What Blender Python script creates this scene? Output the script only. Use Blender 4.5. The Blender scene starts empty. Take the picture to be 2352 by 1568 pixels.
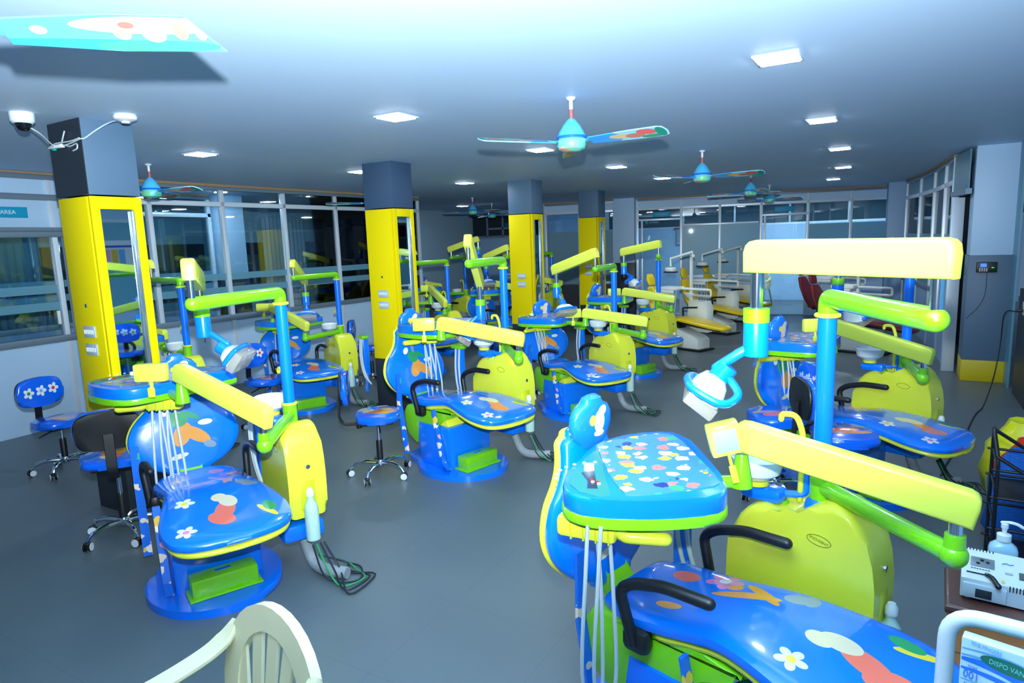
import bpy, bmesh, math, random
from mathutils import Vector, Matrix
random.seed(7)
S = bpy.context.scene
COL = S.collection
PI = math.pi
R = math.radians

# ---------------------------------------------------------------- camera, light, exposure
CAMH = 1.75
yaw, pit, rol = R(30.461), R(8.715), R(-2.023)
F = Vector((-math.sin(yaw)*math.cos(pit), math.cos(yaw)*math.cos(pit), -math.sin(pit)))
R0 = Vector((math.cos(yaw), math.sin(yaw), 0)); U0 = R0.cross(F)
RX = R0*math.cos(rol)+U0*math.sin(rol); UX = -R0*math.sin(rol)+U0*math.cos(rol)
cam_d = bpy.data.cameras.new('camera'); cam = bpy.data.objects.new('camera', cam_d); COL.objects.link(cam)
cam.matrix_world = Matrix.Translation((0, 0, CAMH)) @ Matrix((RX, UX, -F)).transposed().to_4x4()
cam_d.sensor_width = 36; cam_d.lens = 1492.72/2352*36; cam_d.clip_start = .02; cam_d.clip_end = 100
S.camera = cam
S.view_settings.view_transform = 'Standard'; S.view_settings.look = 'None'
S.view_settings.exposure = 0.0; S.view_settings.gamma = 1; S.view_settings.use_curve_mapping = False
S.cycles.max_bounces = 8; S.cycles.transparent_max_bounces = 12; S.cycles.glossy_bounces = 4
S.cycles.caustics_reflective = False; S.cycles.caustics_refractive = False

W = bpy.data.worlds.new('world'); S.world = W; W.use_nodes = True
W.node_tree.nodes['Background'].inputs[0].default_value = (.35, .62, 1, 1)
W.node_tree.nodes['Background'].inputs[1].default_value = 0.25

# the photographer's flash, a hand's breadth above the lens
fl = bpy.data.lights.new('camera_flash', 'SPOT'); fl.energy = 2050; fl.color = (.84, .95, 1.0); fl.shadow_soft_size = .022
fl.spot_size = R(140); fl.spot_blend = 1.0
flo = bpy.data.objects.new('camera_flash', fl); COL.objects.link(flo)
flo.location = Vector((0, 0, CAMH)) + UX*.19 - F*.02
flo.rotation_euler = (F + U0*.78 - R0*.10).to_track_quat('-Z', 'Y').to_euler()

# ---------------------------------------------------------------- materials
def lin(c):
    return tuple(((v/255)/12.92 if v/255 <= .04045 else ((v/255+.055)/1.055)**2.4) for v in c)+(1,)
MATS = {}
def mat(name, rgb, rough=.5, metal=0, coat=0, spec=.5, emit=None, es=0, bump=0, bscale=60, var=0, alpha=1, trans=0):
    if name in MATS: return MATS[name]
    m = bpy.data.materials.new(name); m.use_nodes = True; nt = m.node_tree; b = nt.nodes['Principled BSDF']
    c = lin(rgb); b.inputs['Base Color'].default_value = c
    b.inputs['Roughness'].default_value = rough; b.inputs['Metallic'].default_value = metal
    b.inputs['Coat Weight'].default_value = coat; b.inputs['Coat Roughness'].default_value = .06
    b.inputs['Specular IOR Level'].default_value = spec
    b.inputs['Alpha'].default_value = alpha; b.inputs['Transmission Weight'].default_value = trans
    if emit: b.inputs['Emission Color'].default_value = lin(emit); b.inputs['Emission Strength'].default_value = es
    if bump or var:
        tc = nt.nodes.new('ShaderNodeTexCoord'); n = nt.nodes.new('ShaderNodeTexNoise')
        n.inputs['Scale'].default_value = bscale; n.inputs['Detail'].default_value = 4
        nt.links.new(tc.outputs['Object'], n.inputs['Vector'])
        if bump:
            bp = nt.nodes.new('ShaderNodeBump'); bp.inputs['Strength'].default_value = bump; bp.inputs['Distance'].default_value = .01
            nt.links.new(n.outputs['Fac'], bp.inputs['Height']); nt.links.new(bp.outputs['Normal'], b.inputs['Normal'])
        if var:
            mx = nt.nodes.new('ShaderNodeMix'); mx.data_type = 'RGBA'
            mx.inputs[6].default_value = tuple(v*(1-var) for v in c[:3])+(1,); mx.inputs[7].default_value = tuple(min(1, v*(1+var)) for v in c[:3])+(1,)
            nt.links.new(n.outputs['Fac'], mx.inputs[0]); nt.links.new(mx.outputs[2], b.inputs['Base Color'])
    MATS[name] = m; return m
BLUE = mat('blue_plastic', (0, 120, 250), .25, coat=.4)
BLUEV = mat('blue_vinyl', (0, 120, 244), .22, coat=.9, bump=.12, bscale=9)
LIME = mat('lime_green_plastic', (118, 204, 14), .28, coat=.4)
YEL = mat('pale_yellow_plastic', (222, 228, 62), .32, coat=.25, spec=.3)
ARMY = mat('pale_lemon_plastic', (224, 235, 84), .35, coat=.25, spec=.35)
CYEL = mat('column_yellow_laminate', (246, 222, 0), .6, spec=.15)
CGREY = mat('column_slate_laminate', (84, 112, 138), .5, var=.05, bscale=3)
CDARK = mat('column_dark_laminate', (38, 46, 56), .45)
BLACK = mat('black_plastic', (14, 17, 22), .45)
CHROME = mat('chrome', (225, 232, 240), .12, metal=1)
WHITE = mat('white_plastic', (232, 240, 244), .3, coat=.2)
PORC = mat('white_porcelain', (225, 236, 240), .15, coat=.6)
HOSE = mat('grey_rubber_hose', (190, 204, 208), .45)
ALU = mat('satin_aluminium', (224, 238, 252), .35, metal=.2)
ALUD = mat('grey_aluminium_beam', (130, 150, 170), .4, metal=.4)
PANEL = mat('pale_blue_wall_panel', (184, 216, 246), .5, var=.04, bscale=2)
PANEL2 = mat('grey_blue_wall_panel', (150, 184, 220), .5, var=.05, bscale=2)
CREAM = mat('cream_plastic', (220, 212, 172), .42, coat=.15, var=.04, bscale=9)
IVORY = mat('ivory_equipment_paint', (240, 244, 236), .4)
AMBER = mat('amber_yellow_vinyl', (250, 212, 8), .35, coat=.4)
MAROON = mat('maroon_vinyl', (120, 22, 30), .4, coat=.3)
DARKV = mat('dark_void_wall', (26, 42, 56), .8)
WOODST = mat('raw_wood_batten', (170, 140, 105), .8, var=.2, bscale=20)
TEALS = mat('teal_sign', (0, 160, 205), .5)
RED = mat('red_plastic', (220, 40, 20), .4)
EMW = mat('led_panel_light', (255, 255, 255), .5, emit=(225, 240, 255), es=105)

def glass_mat(name, tint=(.80, .92, .96), g=.02):
    m = bpy.data.materials.new(name); m.use_nodes = True; nt = m.node_tree; nt.nodes.clear()
    o = nt.nodes.new('ShaderNodeOutputMaterial'); mx = nt.nodes.new('ShaderNodeMixShader')
    t = nt.nodes.new('ShaderNodeBsdfTransparent'); t.inputs[0].default_value = tint+(1,)
    gl = nt.nodes.new('ShaderNodeBsdfGlossy'); gl.inputs['Roughness'].default_value = .02
    lw = nt.nodes.new('ShaderNodeFresnel'); lw.inputs[0].default_value = 1.5
    ad = nt.nodes.new('ShaderNodeMath'); ad.operation = 'ADD'; ad.inputs[1].default_value = g
    nt.links.new(lw.outputs[0], ad.inputs[0]); nt.links.new(ad.outputs[0], mx.inputs[0])
    nt.links.new(t.outputs[0], mx.inputs[1]); nt.links.new(gl.outputs[0], mx.inputs[2]); nt.links.new(mx.outputs[0], o.inputs[0])
    return m
GLASS = glass_mat('window_glass')
FROST = mat('frosted_teal_film', (116, 176, 200), .35, alpha=.72)
FROSTG = mat('frosted_grey_film', (120, 160, 180), .35, alpha=.86)
MIRROR = mat('mirror_glass', (200, 228, 236), .02, metal=1)
CLEARP = mat('clear_lamp_shield', (176, 172, 158), .1, alpha=.5)
BOTTLE = mat('translucent_bottle', (190, 226, 216), .3, alpha=.92)

def N(nt, t): return nt.nodes.new(t)
def spots_mat(name, base, cols, scale, thr, rough=.3, coat=.6):
    """scattered small printed blots: voronoi cells, each with its own colour"""
    m = bpy.data.materials.new(name); m.use_nodes = True; nt = m.node_tree; b = nt.nodes['Principled BSDF']
    b.inputs['Roughness'].default_value = rough; b.inputs['Coat Weight'].default_value = coat
    tc = N(nt, 'ShaderNodeTexCoord'); nz = N(nt, 'ShaderNodeTexNoise'); nz.inputs['Scale'].default_value = scale*1.8
    mxv = N(nt, 'ShaderNodeMix'); mxv.data_type = 'VECTOR'; mxv.inputs[0].default_value = .035
    nt.links.new(tc.outputs['Object'], nz.inputs['Vector']); nt.links.new(tc.outputs['Object'], mxv.inputs[4]); nt.links.new(nz.outputs['Color'], mxv.inputs[5])
    v = N(nt, 'ShaderNodeTexVoronoi'); v.inputs['Scale'].default_value = scale
    nt.links.new(mxv.outputs[1], v.inputs['Vector'])
    lt = N(nt, 'ShaderNodeMath'); lt.operation = 'LESS_THAN'; lt.inputs[1].default_value = thr; nt.links.new(v.outputs['Distance'], lt.inputs[0])
    sp = N(nt, 'ShaderNodeSeparateColor'); nt.links.new(v.outputs['Color'], sp.inputs[0])
    cr = N(nt, 'ShaderNodeValToRGB'); cr.color_ramp.interpolation = 'CONSTANT'
    while len(cr.color_ramp.elements) < len(cols): cr.color_ramp.elements.new(.5)
    for i, c in enumerate(cols): cr.color_ramp.elements[i].position = i/len(cols); cr.color_ramp.elements[i].color = lin(c)
    nt.links.new(sp.outputs[0], cr.inputs[0])
    mx = N(nt, 'ShaderNodeMix'); mx.data_type = 'RGBA'; mx.inputs[6].default_value = lin(base)
    nt.links.new(lt.outputs[0], mx.inputs[0]); nt.links.new(cr.outputs[0], mx.inputs[7]); nt.links.new(mx.outputs[2], b.inputs['Base Color'])
    return m
PRINT = [(240, 120, 110), (250, 235, 225), (235, 190, 60), (60, 160, 110), (245, 160, 190), (30, 50, 120), (235, 215, 190)]
STRAP = spots_mat('printed_blue_strap', (20, 105, 215), PRINT, 16, .36)
MATP = spots_mat('printed_tray_mat', (60, 130, 190), PRINT, 19, .40, .35, .2)
def ell_mat(name, base, ells, axes=(0, 1), coat=.9):
    """plain vinyl with printed patches, each an ellipse at its own place"""
    m = bpy.data.materials.new(name); m.use_nodes = True; nt = m.node_tree; b = nt.nodes['Principled BSDF']
    b.inputs['Roughness'].default_value = .24; b.inputs['Coat Weight'].default_value = coat; b.inputs['Coat Roughness'].default_value = .07
    tc = N(nt, 'ShaderNodeTexCoord'); sx = N(nt, 'ShaderNodeSeparateXYZ'); nt.links.new(tc.outputs['Object'], sx.inputs[0])
    cb = N(nt, 'ShaderNodeCombineXYZ'); nt.links.new(sx.outputs[axes[0]], cb.inputs[0]); nt.links.new(sx.outputs[axes[1]], cb.inputs[1])
    prev = None
    for (cx, cy, rx, ry, an, col) in ells:
        mp = N(nt, 'ShaderNodeMapping'); mp.vector_type = 'TEXTURE'
        mp.inputs['Location'].default_value = (cx, cy, 0); mp.inputs['Rotation'].default_value = (0, 0, R(an)); mp.inputs['Scale'].default_value = (rx, ry, 1)
        nt.links.new(cb.outputs[0], mp.inputs[0])
        ln = N(nt, 'ShaderNodeVectorMath'); ln.operation = 'LENGTH'; nt.links.new(mp.outputs[0], ln.inputs[0])
        lt = N(nt, 'ShaderNodeMath'); lt.operation = 'LESS_THAN'; lt.inputs[1].default_value = 1; nt.links.new(ln.outputs['Value'], lt.inputs[0])
        mx = N(nt, 'ShaderNodeMix'); mx.data_type = 'RGBA'; mx.inputs[7].default_value = lin(col)
        if prev: nt.links.new(prev, mx.inputs[6])
        else: mx.inputs[6].default_value = lin(base)
        nt.links.new(lt.outputs[0], mx.inputs[0]); prev = mx.outputs[2]
    nt.links.new(prev, b.inputs['Base Color'])
    n = N(nt, 'ShaderNodeTexNoise'); n.inputs['Scale'].default_value = 11; nt.links.new(tc.outputs['Object'], n.inputs['Vector'])
    bp = N(nt, 'ShaderNodeBump'); bp.inputs['Strength'].default_value = .12; bp.inputs['Distance'].default_value = .01
    nt.links.new(n.outputs['Fac'], bp.inputs['Height']); nt.links.new(bp.outputs['Normal'], b.inputs['Normal'])
    return m
OR, CR, CO, GN, YE, PK, WH, GY, DK = (228, 150, 60), (232, 214, 178), (235, 112, 88), (40, 150, 90), (236, 212, 50), (232, 130, 190), (240, 240, 240), (130, 150, 170), (40, 40, 60)
def flower(cx, cy, r, c, mid):
    return [(cx+r*.8*math.cos(k*PI*.4), cy+r*.8*math.sin(k*PI*.4), r*.55, r*.42, k*72, c) for k in range(5)]+[(cx, cy, r*.42, r*.42, 0, mid)]
SEATM = ell_mat('printed_seat_vinyl', (0, 120, 244),
    [(.55, .0, .085, .045, -20, CO), (.62, -.03, .07, .05, 30, CO), (.47, .03, .06, .04, 10, CR), (.42, .0, .04, .035, 0, CR)]
    + [(.64, .17, .07, .018, 25, YE), (.60, .19, .05, .03, 0, GN)] + flower(.40, -.15, .035, WH, YE) + flower(.66, -.19, .035, WH, PK)
    + [(.16, .06, .11, .022, 20, OR), (.2, .1, .08, .02, -30, OR), (.1, .1, .03, .025, 0, OR)]
    + [(.3, .15, .05, .03, 40, GY), (.33, .17, .025, .04, 0, GY)] + flower(.05, .13, .05, PK, WH) + [(-.08, .09, .05, .04, 0, CO), (-.02, -.12, .045, .02, 10, OR)])
BACKM = ell_mat('printed_back_vinyl', (0, 120, 244),
    [(-.02, .70, .07, .045, 60, OR), (.05, .69, .09, .035, -35, OR), (.12, .62, .035, .02, -20, GY), (-.05, .58, .05, .014, 10, CR),
     (-.03, .79, .05, .045, 0, GN), (.04, .80, .05, .015, -30, GN), (.11, .75, .04, .016, 0, WH), (-.09, .84, .03, .02, 45, WH), (-.02, .86, .015, .04, 0, GY)], (1, 2))
HEADM = ell_mat('printed_headrest_vinyl', (20, 120, 235), [(.02, 1.06, .03, .045, 0, CR), (.035, 1.1, .025, .02, 20, CR), (-.02, 1.07, .018, .02, 0, YE), (.02, 1.015, .03, .012, 0, CR)], (1, 2))
STOOLM = ell_mat('printed_stool_vinyl', (0, 100, 235), flower(-.01, -.08, .03, WH, GN)+flower(-.01, .0, .03, WH, (80, 190, 230))+flower(-.01, .08, .03, WH, RED and (225, 50, 60)), (0, 1))
STOOLB = ell_mat('printed_stool_back_vinyl', (0, 100, 235), flower(-.085, .70, .028, WH, GN)+flower(0, .705, .028, WH, (80, 190, 230))+flower(.085, .71, .028, WH, (225, 50, 60)), (1, 2))
STOOLS = ell_mat('printed_stool_seat_vinyl', (0, 100, 235), [(0, .02, .11, .05, 15, (232, 110, 80)), (.06, -.03, .09, .03, 0, OR), (-.07, .04, .05, .03, 40, CR)], (0, 1))
BLADEM = ell_mat('printed_fan_blade', (150, 214, 235), [(.22, 0, .12, .08, 0, (60, 160, 235)), (.34, 0, .08, .03, 5, (230, 190, 120)), (.42, .01, .06, .03, 0, (200, 120, 90)), (.5, -.02, .06, .035, 10, (235, 90, 90)), (.52, .04, .07, .02, 0, (40, 150, 100)), (.58, 0, .03, .06, 0, (0, 140, 120))], (0, 1), coat=.3)
BLADEN = ell_mat('printed_near_fan_blade', (80, 170, 175), [(.26, .04, .3, .02, 0, (50, 140, 220)), (.5, .045, .16, .022, 0, (60, 160, 110)), (.5, -.03, .2, .03, 0, (205, 205, 195)), (.22, -.01, .02, .015, 0, PK), (.42, 0, .022, .022, 0, (190, 160, 110)), (.5, 0, .03, .03, 0, (220, 190, 150)), (.44, -.03, .02, .012, 0, (190, 90, 80)), (.57, -.01, .018, .03, 0, (230, 110, 100)), (.62, 0, .014, .022, 0, (120, 130, 220))], (0, 1), coat=.3)

# ---------------------------------------------------------------- mesh helpers
def fin(bm, name, m, parent=None, smooth=35, loc=None, rotz=0):
    me = bpy.data.meshes.new(name); bmesh.ops.recalc_face_normals(bm, faces=bm.faces)
    for f in bm.faces: f.smooth = True
    bm.to_mesh(me); bm.free(); me.set_sharp_from_angle(angle=R(smooth)); me.materials.append(m)
    o = bpy.data.objects.new(name, me); COL.objects.link(o); o.parent = parent
    if loc: o.location = loc
    o.rotation_euler.z = rotz
    return o
def thing(name, label, cat, loc=(0, 0, 0), rotz=0, group=None, kind=None):
    o = bpy.data.objects.new(name, None); COL.objects.link(o); o.location = loc; o.rotation_euler = (0, 0, rotz)
    o.empty_display_size = .1
    return tag(o, label, cat, group, kind)
def tag(o, label=None, cat=None, group=None, kind=None):
    if label: o['label'] = label
    if cat: o['category'] = cat
    if group: o['group'] = group
    if kind: o['kind'] = kind
    return o
def struct(o, label=None): return tag(o, label, None, None, 'structure')
def B(): return bmesh.new()
def box(bm, c, s, bev=0, rot=None, seg=2):
    r = bmesh.ops.create_cube(bm, size=1); vs = r['verts']
    M_ = Matrix.Translation(c) @ (rot.to_4x4() if rot is not None else Matrix.Identity(4)) @ Matrix.Diagonal((s[0], s[1], s[2], 1))
    bmesh.ops.transform(bm, matrix=M_, verts=vs)
    if bev:
        es = list({e for v in vs for e in v.link_edges})
        bmesh.ops.bevel(bm, geom=es, offset=min(bev, min(s)*.49), segments=seg, profile=.5, affect='EDGES')
    return bm
def prism(bm, pts, a, b, axis='z', bev=0, seg=2, mx=None):
    """extrude a 2D outline between a and b; axis says which coordinate is extruded (outline gives the others in order)"""
    def P(p, t):
        v = {'z': (p[0], p[1], t), 'y': (p[0], t, p[1]), 'x': (t, p[0], p[1])}[axis]
        return (mx @ Vector(v)) if mx else Vector(v)
    lo = [bm.verts.new(P(p, a)) for p in pts]; hi = [bm.verts.new(P(p, b)) for p in pts]
    fs = [bm.faces.new(lo[::-1]), bm.faces.new(hi)]; n = len(pts)
    for i in range(n): bm.faces.new((lo[i], lo[(i+1) % n], hi[(i+1) % n], hi[i]))
    if bev:
        es = list({e for f in fs for e in f.edges})
        bmesh.ops.bevel(bm, geom=es, offset=bev, segments=seg, profile=.5, affect='EDGES')
    return bm
def smooth_closed(pts, k=2):
    for _ in range(k):
        q = []
        for i in range(len(pts)):
            a, b = Vector(pts[i]), Vector(pts[(i+1) % len(pts)])
            q += [a*.75+b*.25, a*.25+b*.75]
        pts = q
    return [tuple(p) for p in pts]
def fillet(pts, r, n=5):
    pts = [Vector(p) for p in pts]; out = [pts[0]]
    for i in range(1, len(pts)-1):
        a, b, c = pts[i-1], pts[i], pts[i+1]
        d1, d2 = (a-b), (c-b); rr = min(r, d1.length*.48, d2.length*.48)
        p, q = b+d1.normalized()*rr, b+d2.normalized()*rr
        for k in range(n+1):
            t = k/n; out.append(p*(1-t)**2+b*2*t*(1-t)+q*t*t)
    out.append(pts[-1]); return out
def tube(bm, pts, r, seg=12, cap='flat', closed=False):
    pts = [Vector(p) for p in pts]; n = len(pts)
    rs = list(r) if isinstance(r, (list, tuple)) else [r]*n
    T = []
    for i in range(n):
        a = pts[(i-1) % n] if (closed or i > 0) else pts[i]; b = pts[(i+1) % n] if (closed or i < n-1) else pts[i]
        T.append((b-a).normalized())
    if cap == 'round' and not closed:
        def dome(p, t, rad, sgn):
            return [(p+t*sgn*rad*math.sin(x), rad*math.cos(x)) for x in (PI*.17, PI*.33, PI*.46)]
        s = dome(pts[0], T[0], rs[0], -1)[::-1]; e = dome(pts[-1], T[-1], rs[-1], 1)
        T = [T[0]]*3+T+[T[-1]]*3; pts = [x[0] for x in s]+pts+[x[0] for x in e]; rs = [x[1] for x in s]+rs+[x[1] for x in e]
    up = Vector((0, 0, 1)) if abs(T[0].z) < .9 else Vector((1, 0, 0))
    nrm = T[0].cross(up).normalized(); rings = []; pt = T[0]
    for p, t, rr in zip(pts, T, rs):
        ax = pt.cross(t)
        if ax.length > 1e-6: nrm = Matrix.Rotation(pt.angle(t), 3, ax) @ nrm
        pt = t; bn = t.cross(nrm).normalized()
        rings.append([bm.verts.new(p+(nrm*math.cos(2*PI*k/seg)+bn*math.sin(2*PI*k/seg))*rr) for k in range(seg)])
    m = len(rings)
    for i in range(m if closed else m-1):
        a, b = rings[i], rings[(i+1) % m]
        for k in range(seg): bm.faces.new((a[k], a[(k+1) % seg], b[(k+1) % seg], b[k]))
    if not closed: bm.faces.new(rings[0][::-1]); bm.faces.new(rings[-1])
    return bm
def lathe(bm, prof, c=(0, 0, 0), seg=24, mx=None):
    """profile [(radius, z)] turned about the vertical"""
    rings = []
    for r, z in prof:
        ring = []
        for k in range(seg):
            v = Vector((max(r, .0004)*math.cos(2*PI*k/seg), max(r, .0004)*math.sin(2*PI*k/seg), z))
            ring.append(bm.verts.new((mx @ v) if mx else v+Vector(c)))
        rings.append(ring)
    for a, b in zip(rings, rings[1:]):
        for k in range(seg): bm.faces.new((a[k], a[(k+1) % seg], b[(k+1) % seg], b[k]))
    bm.faces.new(rings[0][::-1]); bm.faces.new(rings[-1])
    return bm
def cushion(bm, secs, th, seg=28, ex=3.0, yoff=0):
    """secs [(x, z, halfwidth)] along a path in the xz plane; rounded-rectangular section"""
    P = [Vector((s[0], yoff, s[1])) for s in secs]; n = len(P); rings = []
    ths = th if isinstance(th, (list, tuple)) else [th]*n
    def ring(p, t, w, h):
        nn = Vector((-t.z, 0, t.x)); out = []
        for k in range(seg):
            a = 2*PI*k/seg; ca, sa = math.cos(a), math.sin(a)
            out.append(bm.verts.new(p+Vector((0, 1, 0))*w*math.copysign(abs(ca)**(2/ex), ca)+nn*h*math.copysign(abs(sa)**(2/ex), sa)))
        return out
    for i in range(n):
        t = (P[min(i+1, n-1)]-P[max(i-1, 0)]).normalized(); w = secs[i][2]; h = ths[i]/2
        if i == 0:
            for q in (.95, .6): rings.append(ring(P[0]-t*h*q, t, w-h*(1-math.sqrt(1-q*q))*1.2, h*math.sqrt(1-q*q)))
        rings.append(ring(P[i], t, w, h))
        if i == n-1:
            for q in (.6, .95): rings.append(ring(P[i]+t*h*q, t, w-h*(1-math.sqrt(1-q*q))*1.2, h*math.sqrt(1-q*q)))
    for a, b in zip(rings, rings[1:]):
        for k in range(seg): bm.faces.new((a[k], a[(k+1) % seg], b[(k+1) % seg], b[k]))
    bm.faces.new(rings[0]); bm.faces.new(rings[-1][::-1]); return bm
def ball(bm, c, r, u=20, v=12):
    bmesh.ops.create_uvsphere(bm, u_segments=u, v_segments=v, radius=r, matrix=Matrix.Translation(c)); return bm
def spline(pts, n=8):
    P = [Vector(p) for p in pts]; P = [P[0]*2-P[1]]+P+[P[-1]*2-P[-2]]; out = []
    for i in range(1, len(P)-2):
        for k in range(n):
            t = k/n; a, b, c, d = P[i-1:i+3]
            out.append(.5*((2*b)+(c-a)*t+(2*a-5*b+4*c-d)*t*t+(3*b-a-3*c+d)*t**3))
    out.append(P[-2]); return out
def text(body, size, m, parent, mx, depth=.0008, name='lettering', align='CENTER'):
    c = bpy.data.curves.new(name, 'FONT'); c.body = body; c.size = size; c.align_x = align; c.align_y = 'CENTER'; c.extrude = depth; c.resolution_u = 3
    o = bpy.data.objects.new('tmp', c); COL.objects.link(o)
    me = bpy.data.meshes.new_from_object(o); bpy.data.objects.remove(o); me.materials.clear(); me.materials.append(m)
    q = bpy.data.objects.new(name, me); COL.objects.link(q); q.parent = parent; q.matrix_local = mx
    return q
def frame(o, xd, yd):
    x = Vector(xd).normalized(); z = x.cross(Vector(yd)).normalized(); y = z.cross(x)
    m = Matrix((x, y, z)).transposed().to_4x4(); m.translation = Vector(o); return m

# ---------------------------------------------------------------- room shell
H = 2.605
FLOORM = bpy.data.materials.new('grey_vinyl_floor'); FLOORM.use_nodes = True
def _floor():
    nt = FLOORM.node_tree; b = nt.nodes['Principled BSDF']; tc = N(nt, 'ShaderNodeTexCoord')
    n = N(nt, 'ShaderNodeTexNoise'); n.inputs['Scale'].default_value = 1.3; n.inputs['Detail'].default_value = 6
    n2 = N(nt, 'ShaderNodeTexNoise'); n2.inputs['Scale'].default_value = 25; n2.inputs['Detail'].default_value = 5
    nt.links.new(tc.outputs['Object'], n.inputs['Vector']); nt.links.new(tc.outputs['Object'], n2.inputs['Vector'])
    mx = N(nt, 'ShaderNodeMix'); mx.data_type = 'RGBA'; mx.inputs[6].default_value = lin((88, 100, 106)); mx.inputs[7].default_value = lin((101, 113, 118))
    nt.links.new(n.outputs['Fac'], mx.inputs[0])
    br = N(nt, 'ShaderNodeTexBrick'); br.inputs['Scale'].default_value = 1; br.inputs['Mortar Size'].default_value = .0025; br.offset = 0
    br.inputs['Brick Width'].default_value = .6; br.inputs['Row Height'].default_value = .6
    br.inputs['Color1'].default_value = br.inputs['Color2'].default_value = (1, 1, 1, 1); br.inputs['Mortar'].default_value = (.86, .86, .86, 1)
    nt.links.new(tc.outputs['Object'], br.inputs['Vector'])
    mu = N(nt, 'ShaderNodeMix'); mu.data_type = 'RGBA'; mu.blend_type = 'MULTIPLY'; mu.inputs[0].default_value = 1
    nt.links.new(mx.outputs[2], mu.inputs[6]); nt.links.new(br.outputs[0], mu.inputs[7]); nt.links.new(mu.outputs[2], b.inputs['Base Color'])
    b.inputs['Roughness'].default_value = .38
    bp = N(nt, 'ShaderNodeBump'); bp.inputs['Strength'].default_value = .05; nt.links.new(n2.outputs['Fac'], bp.inputs['Height']); nt.links.new(bp.outputs['Normal'], b.inputs['Normal'])
_floor()
bm = B(); box(bm, (-5, 8.5, -.05), (18, 23, .1)); struct(fin(bm, 'floor', FLOORM), 'grey vinyl tiled floor')
CEIL = mat('painted_ceiling', (196, 222, 250), .55, bump=.03, bscale=1.2, var=.02)
bm = B(); box(bm, (-5, 8.5, H+.05), (18, 23, .1)); struct(fin(bm, 'ceiling', CEIL), 'smooth painted white ceiling')

def seg_box(bm, a, b, z0, z1, t, bev=0):
    a, b = Vector((a[0], a[1], 0)), Vector((b[0], b[1], 0)); d = b-a; an = math.atan2(d.y, d.x)
    box(bm, ((a+b)/2+Vector((0, 0, (z0+z1)/2))), (d.length, t, z1-z0), bev, Matrix.Rotation(an, 3, 'Z')); return bm
def lerp(a, b, t): return (a[0]+(b[0]-a[0])*t, a[1]+(b[1]-a[1])*t)
def post(bm, p, z0, z1, w=.05, d=None, an=0): box(bm, (p[0], p[1], (z0+z1)/2), (w, d or w, z1-z0), .004, Matrix.Rotation(an, 3, 'Z')); return bm
WN = [0]
def glazing(a, b, fr, sill, trans, bands=(), low=PANEL2, top=None, glaze=GLASS, lower=True, frosted=None, post_w=.055, label=None, skip_low=()):
    """aluminium framed partition from a to b; fr = fractions where the posts stand"""
    WN[0] += 1; w = thing('window_%d' % WN[0], label or 'aluminium framed glazed partition', None, kind='structure')
    del_cat(w); an = math.atan2(b[1]-a[1], b[0]-a[0])
    for f in fr:
        bm = B(); post(bm, lerp(a, b, f), 0, H-.03, post_w, .07, an); fin(bm, 'mullion', ALU, w)
    bm = B(); seg_box(bm, a, b, H-.075, H-.03, .08, .004); fin(bm, 'head_rail', ALUD, w)
    bm = B(); seg_box(bm, a, b, H-.03, H-.001, .09); fin(bm, 'timber_batten', WOODST, w)
    bm = B(); seg_box(bm, a, b, trans-.03, trans+.03, .07, .004); fin(bm, 'transom', ALU, w)
    if sill > .05:
        bm = B(); seg_box(bm, a, b, sill-.035, sill+.035, .09, .004); fin(bm, 'sill_rail', ALUD, w)
    for i in range(len(fr)-1):
        p, q = lerp(a, b, fr[i]), lerp(a, b, fr[i+1])
        if lower and sill > .05 and i not in skip_low:
            bm = B(); seg_box(bm, p, q, 0, sill-.03, .03); fin(bm, 'lower_panel', low, w)
        if i not in skip_low:
            bm = B(); seg_box(bm, p, q, max(sill, .02), trans, .006); fin(bm, 'pane', glaze, w)
        bm = B(); seg_box(bm, p, q, trans, H-.07, .012 if top else .006); fin(bm, 'top_panel' if top else 'top_pane', top or glaze, w)
        if i not in skip_low:
            for (z0, z1) in bands:
                bm = B(); seg_box(bm, p, q, z0, z1, .010); fin(bm, 'frosted_band', frosted or FROST, w)
    return w
def del_cat(o):
    if 'category' in o: del o['category']
AMBW = ((1.215, 1.30), (1.39, 1.475))
# left wall: near partition with sliding window and sign
LA, LB = (-7.35, 1.2), (-7.52, 3.62)
w = thing('wall_left', 'pale blue panelled partition with the sliding window', None, kind='structure')
bm = B(); seg_box(bm, LA, LB, 0, .9, .04); fin(bm, 'lower_panel', PANEL, w)
bm = B(); seg_box(bm, LA, LB, 2.0, H-.06, .03); fin(bm, 'upper_panel', PANEL, w)
for z0, z1, m_ in ((.88, .95, ALUD), (1.96, 2.02, ALUD), (2.02, 2.06, ALUD), (2.33, 2.39, ALUD), (H-.07, H-.02, ALUD)):
    bm = B(); seg_box(bm, LA, LB, z0, z1, .08, .004); fin(bm, 'rail', m_, w)
bm = B(); seg_box(bm, LA, LB, H-.02, H-.001, .09); fin(bm, 'timber_batten', WOODST, w)
for f in (1.0, .95, .5): bm = B(); post(bm, lerp(LA, LB, f), 0, H-.03, .05, .07, PI/2+.07); fin(bm, 'mullion', ALU, w)
bm = B(); seg_box(bm, lerp(LA, LB, .5), lerp(LA, LB, .97), .93, 1.98, .006); fin(bm, 'pane', GLASS, w)
bm = B(); seg_box(bm, lerp(LA, LB, .0), lerp(LA, LB, .5), .93, 1.98, .006); fin(bm, 'pane', GLASS, w)
for z0, z1 in AMBW:
    bm = B(); seg_box(bm, lerp(LA, LB, .0), lerp(LA, LB, .95), z0, z1, .010); fin(bm, 'frosted_band', FROST, w)
bm = B(); box(bm, (-7.445, 3.42, 1.14), (.03, .03, .14), .006); fin(bm, 'window_handle', WHITE, w)
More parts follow.
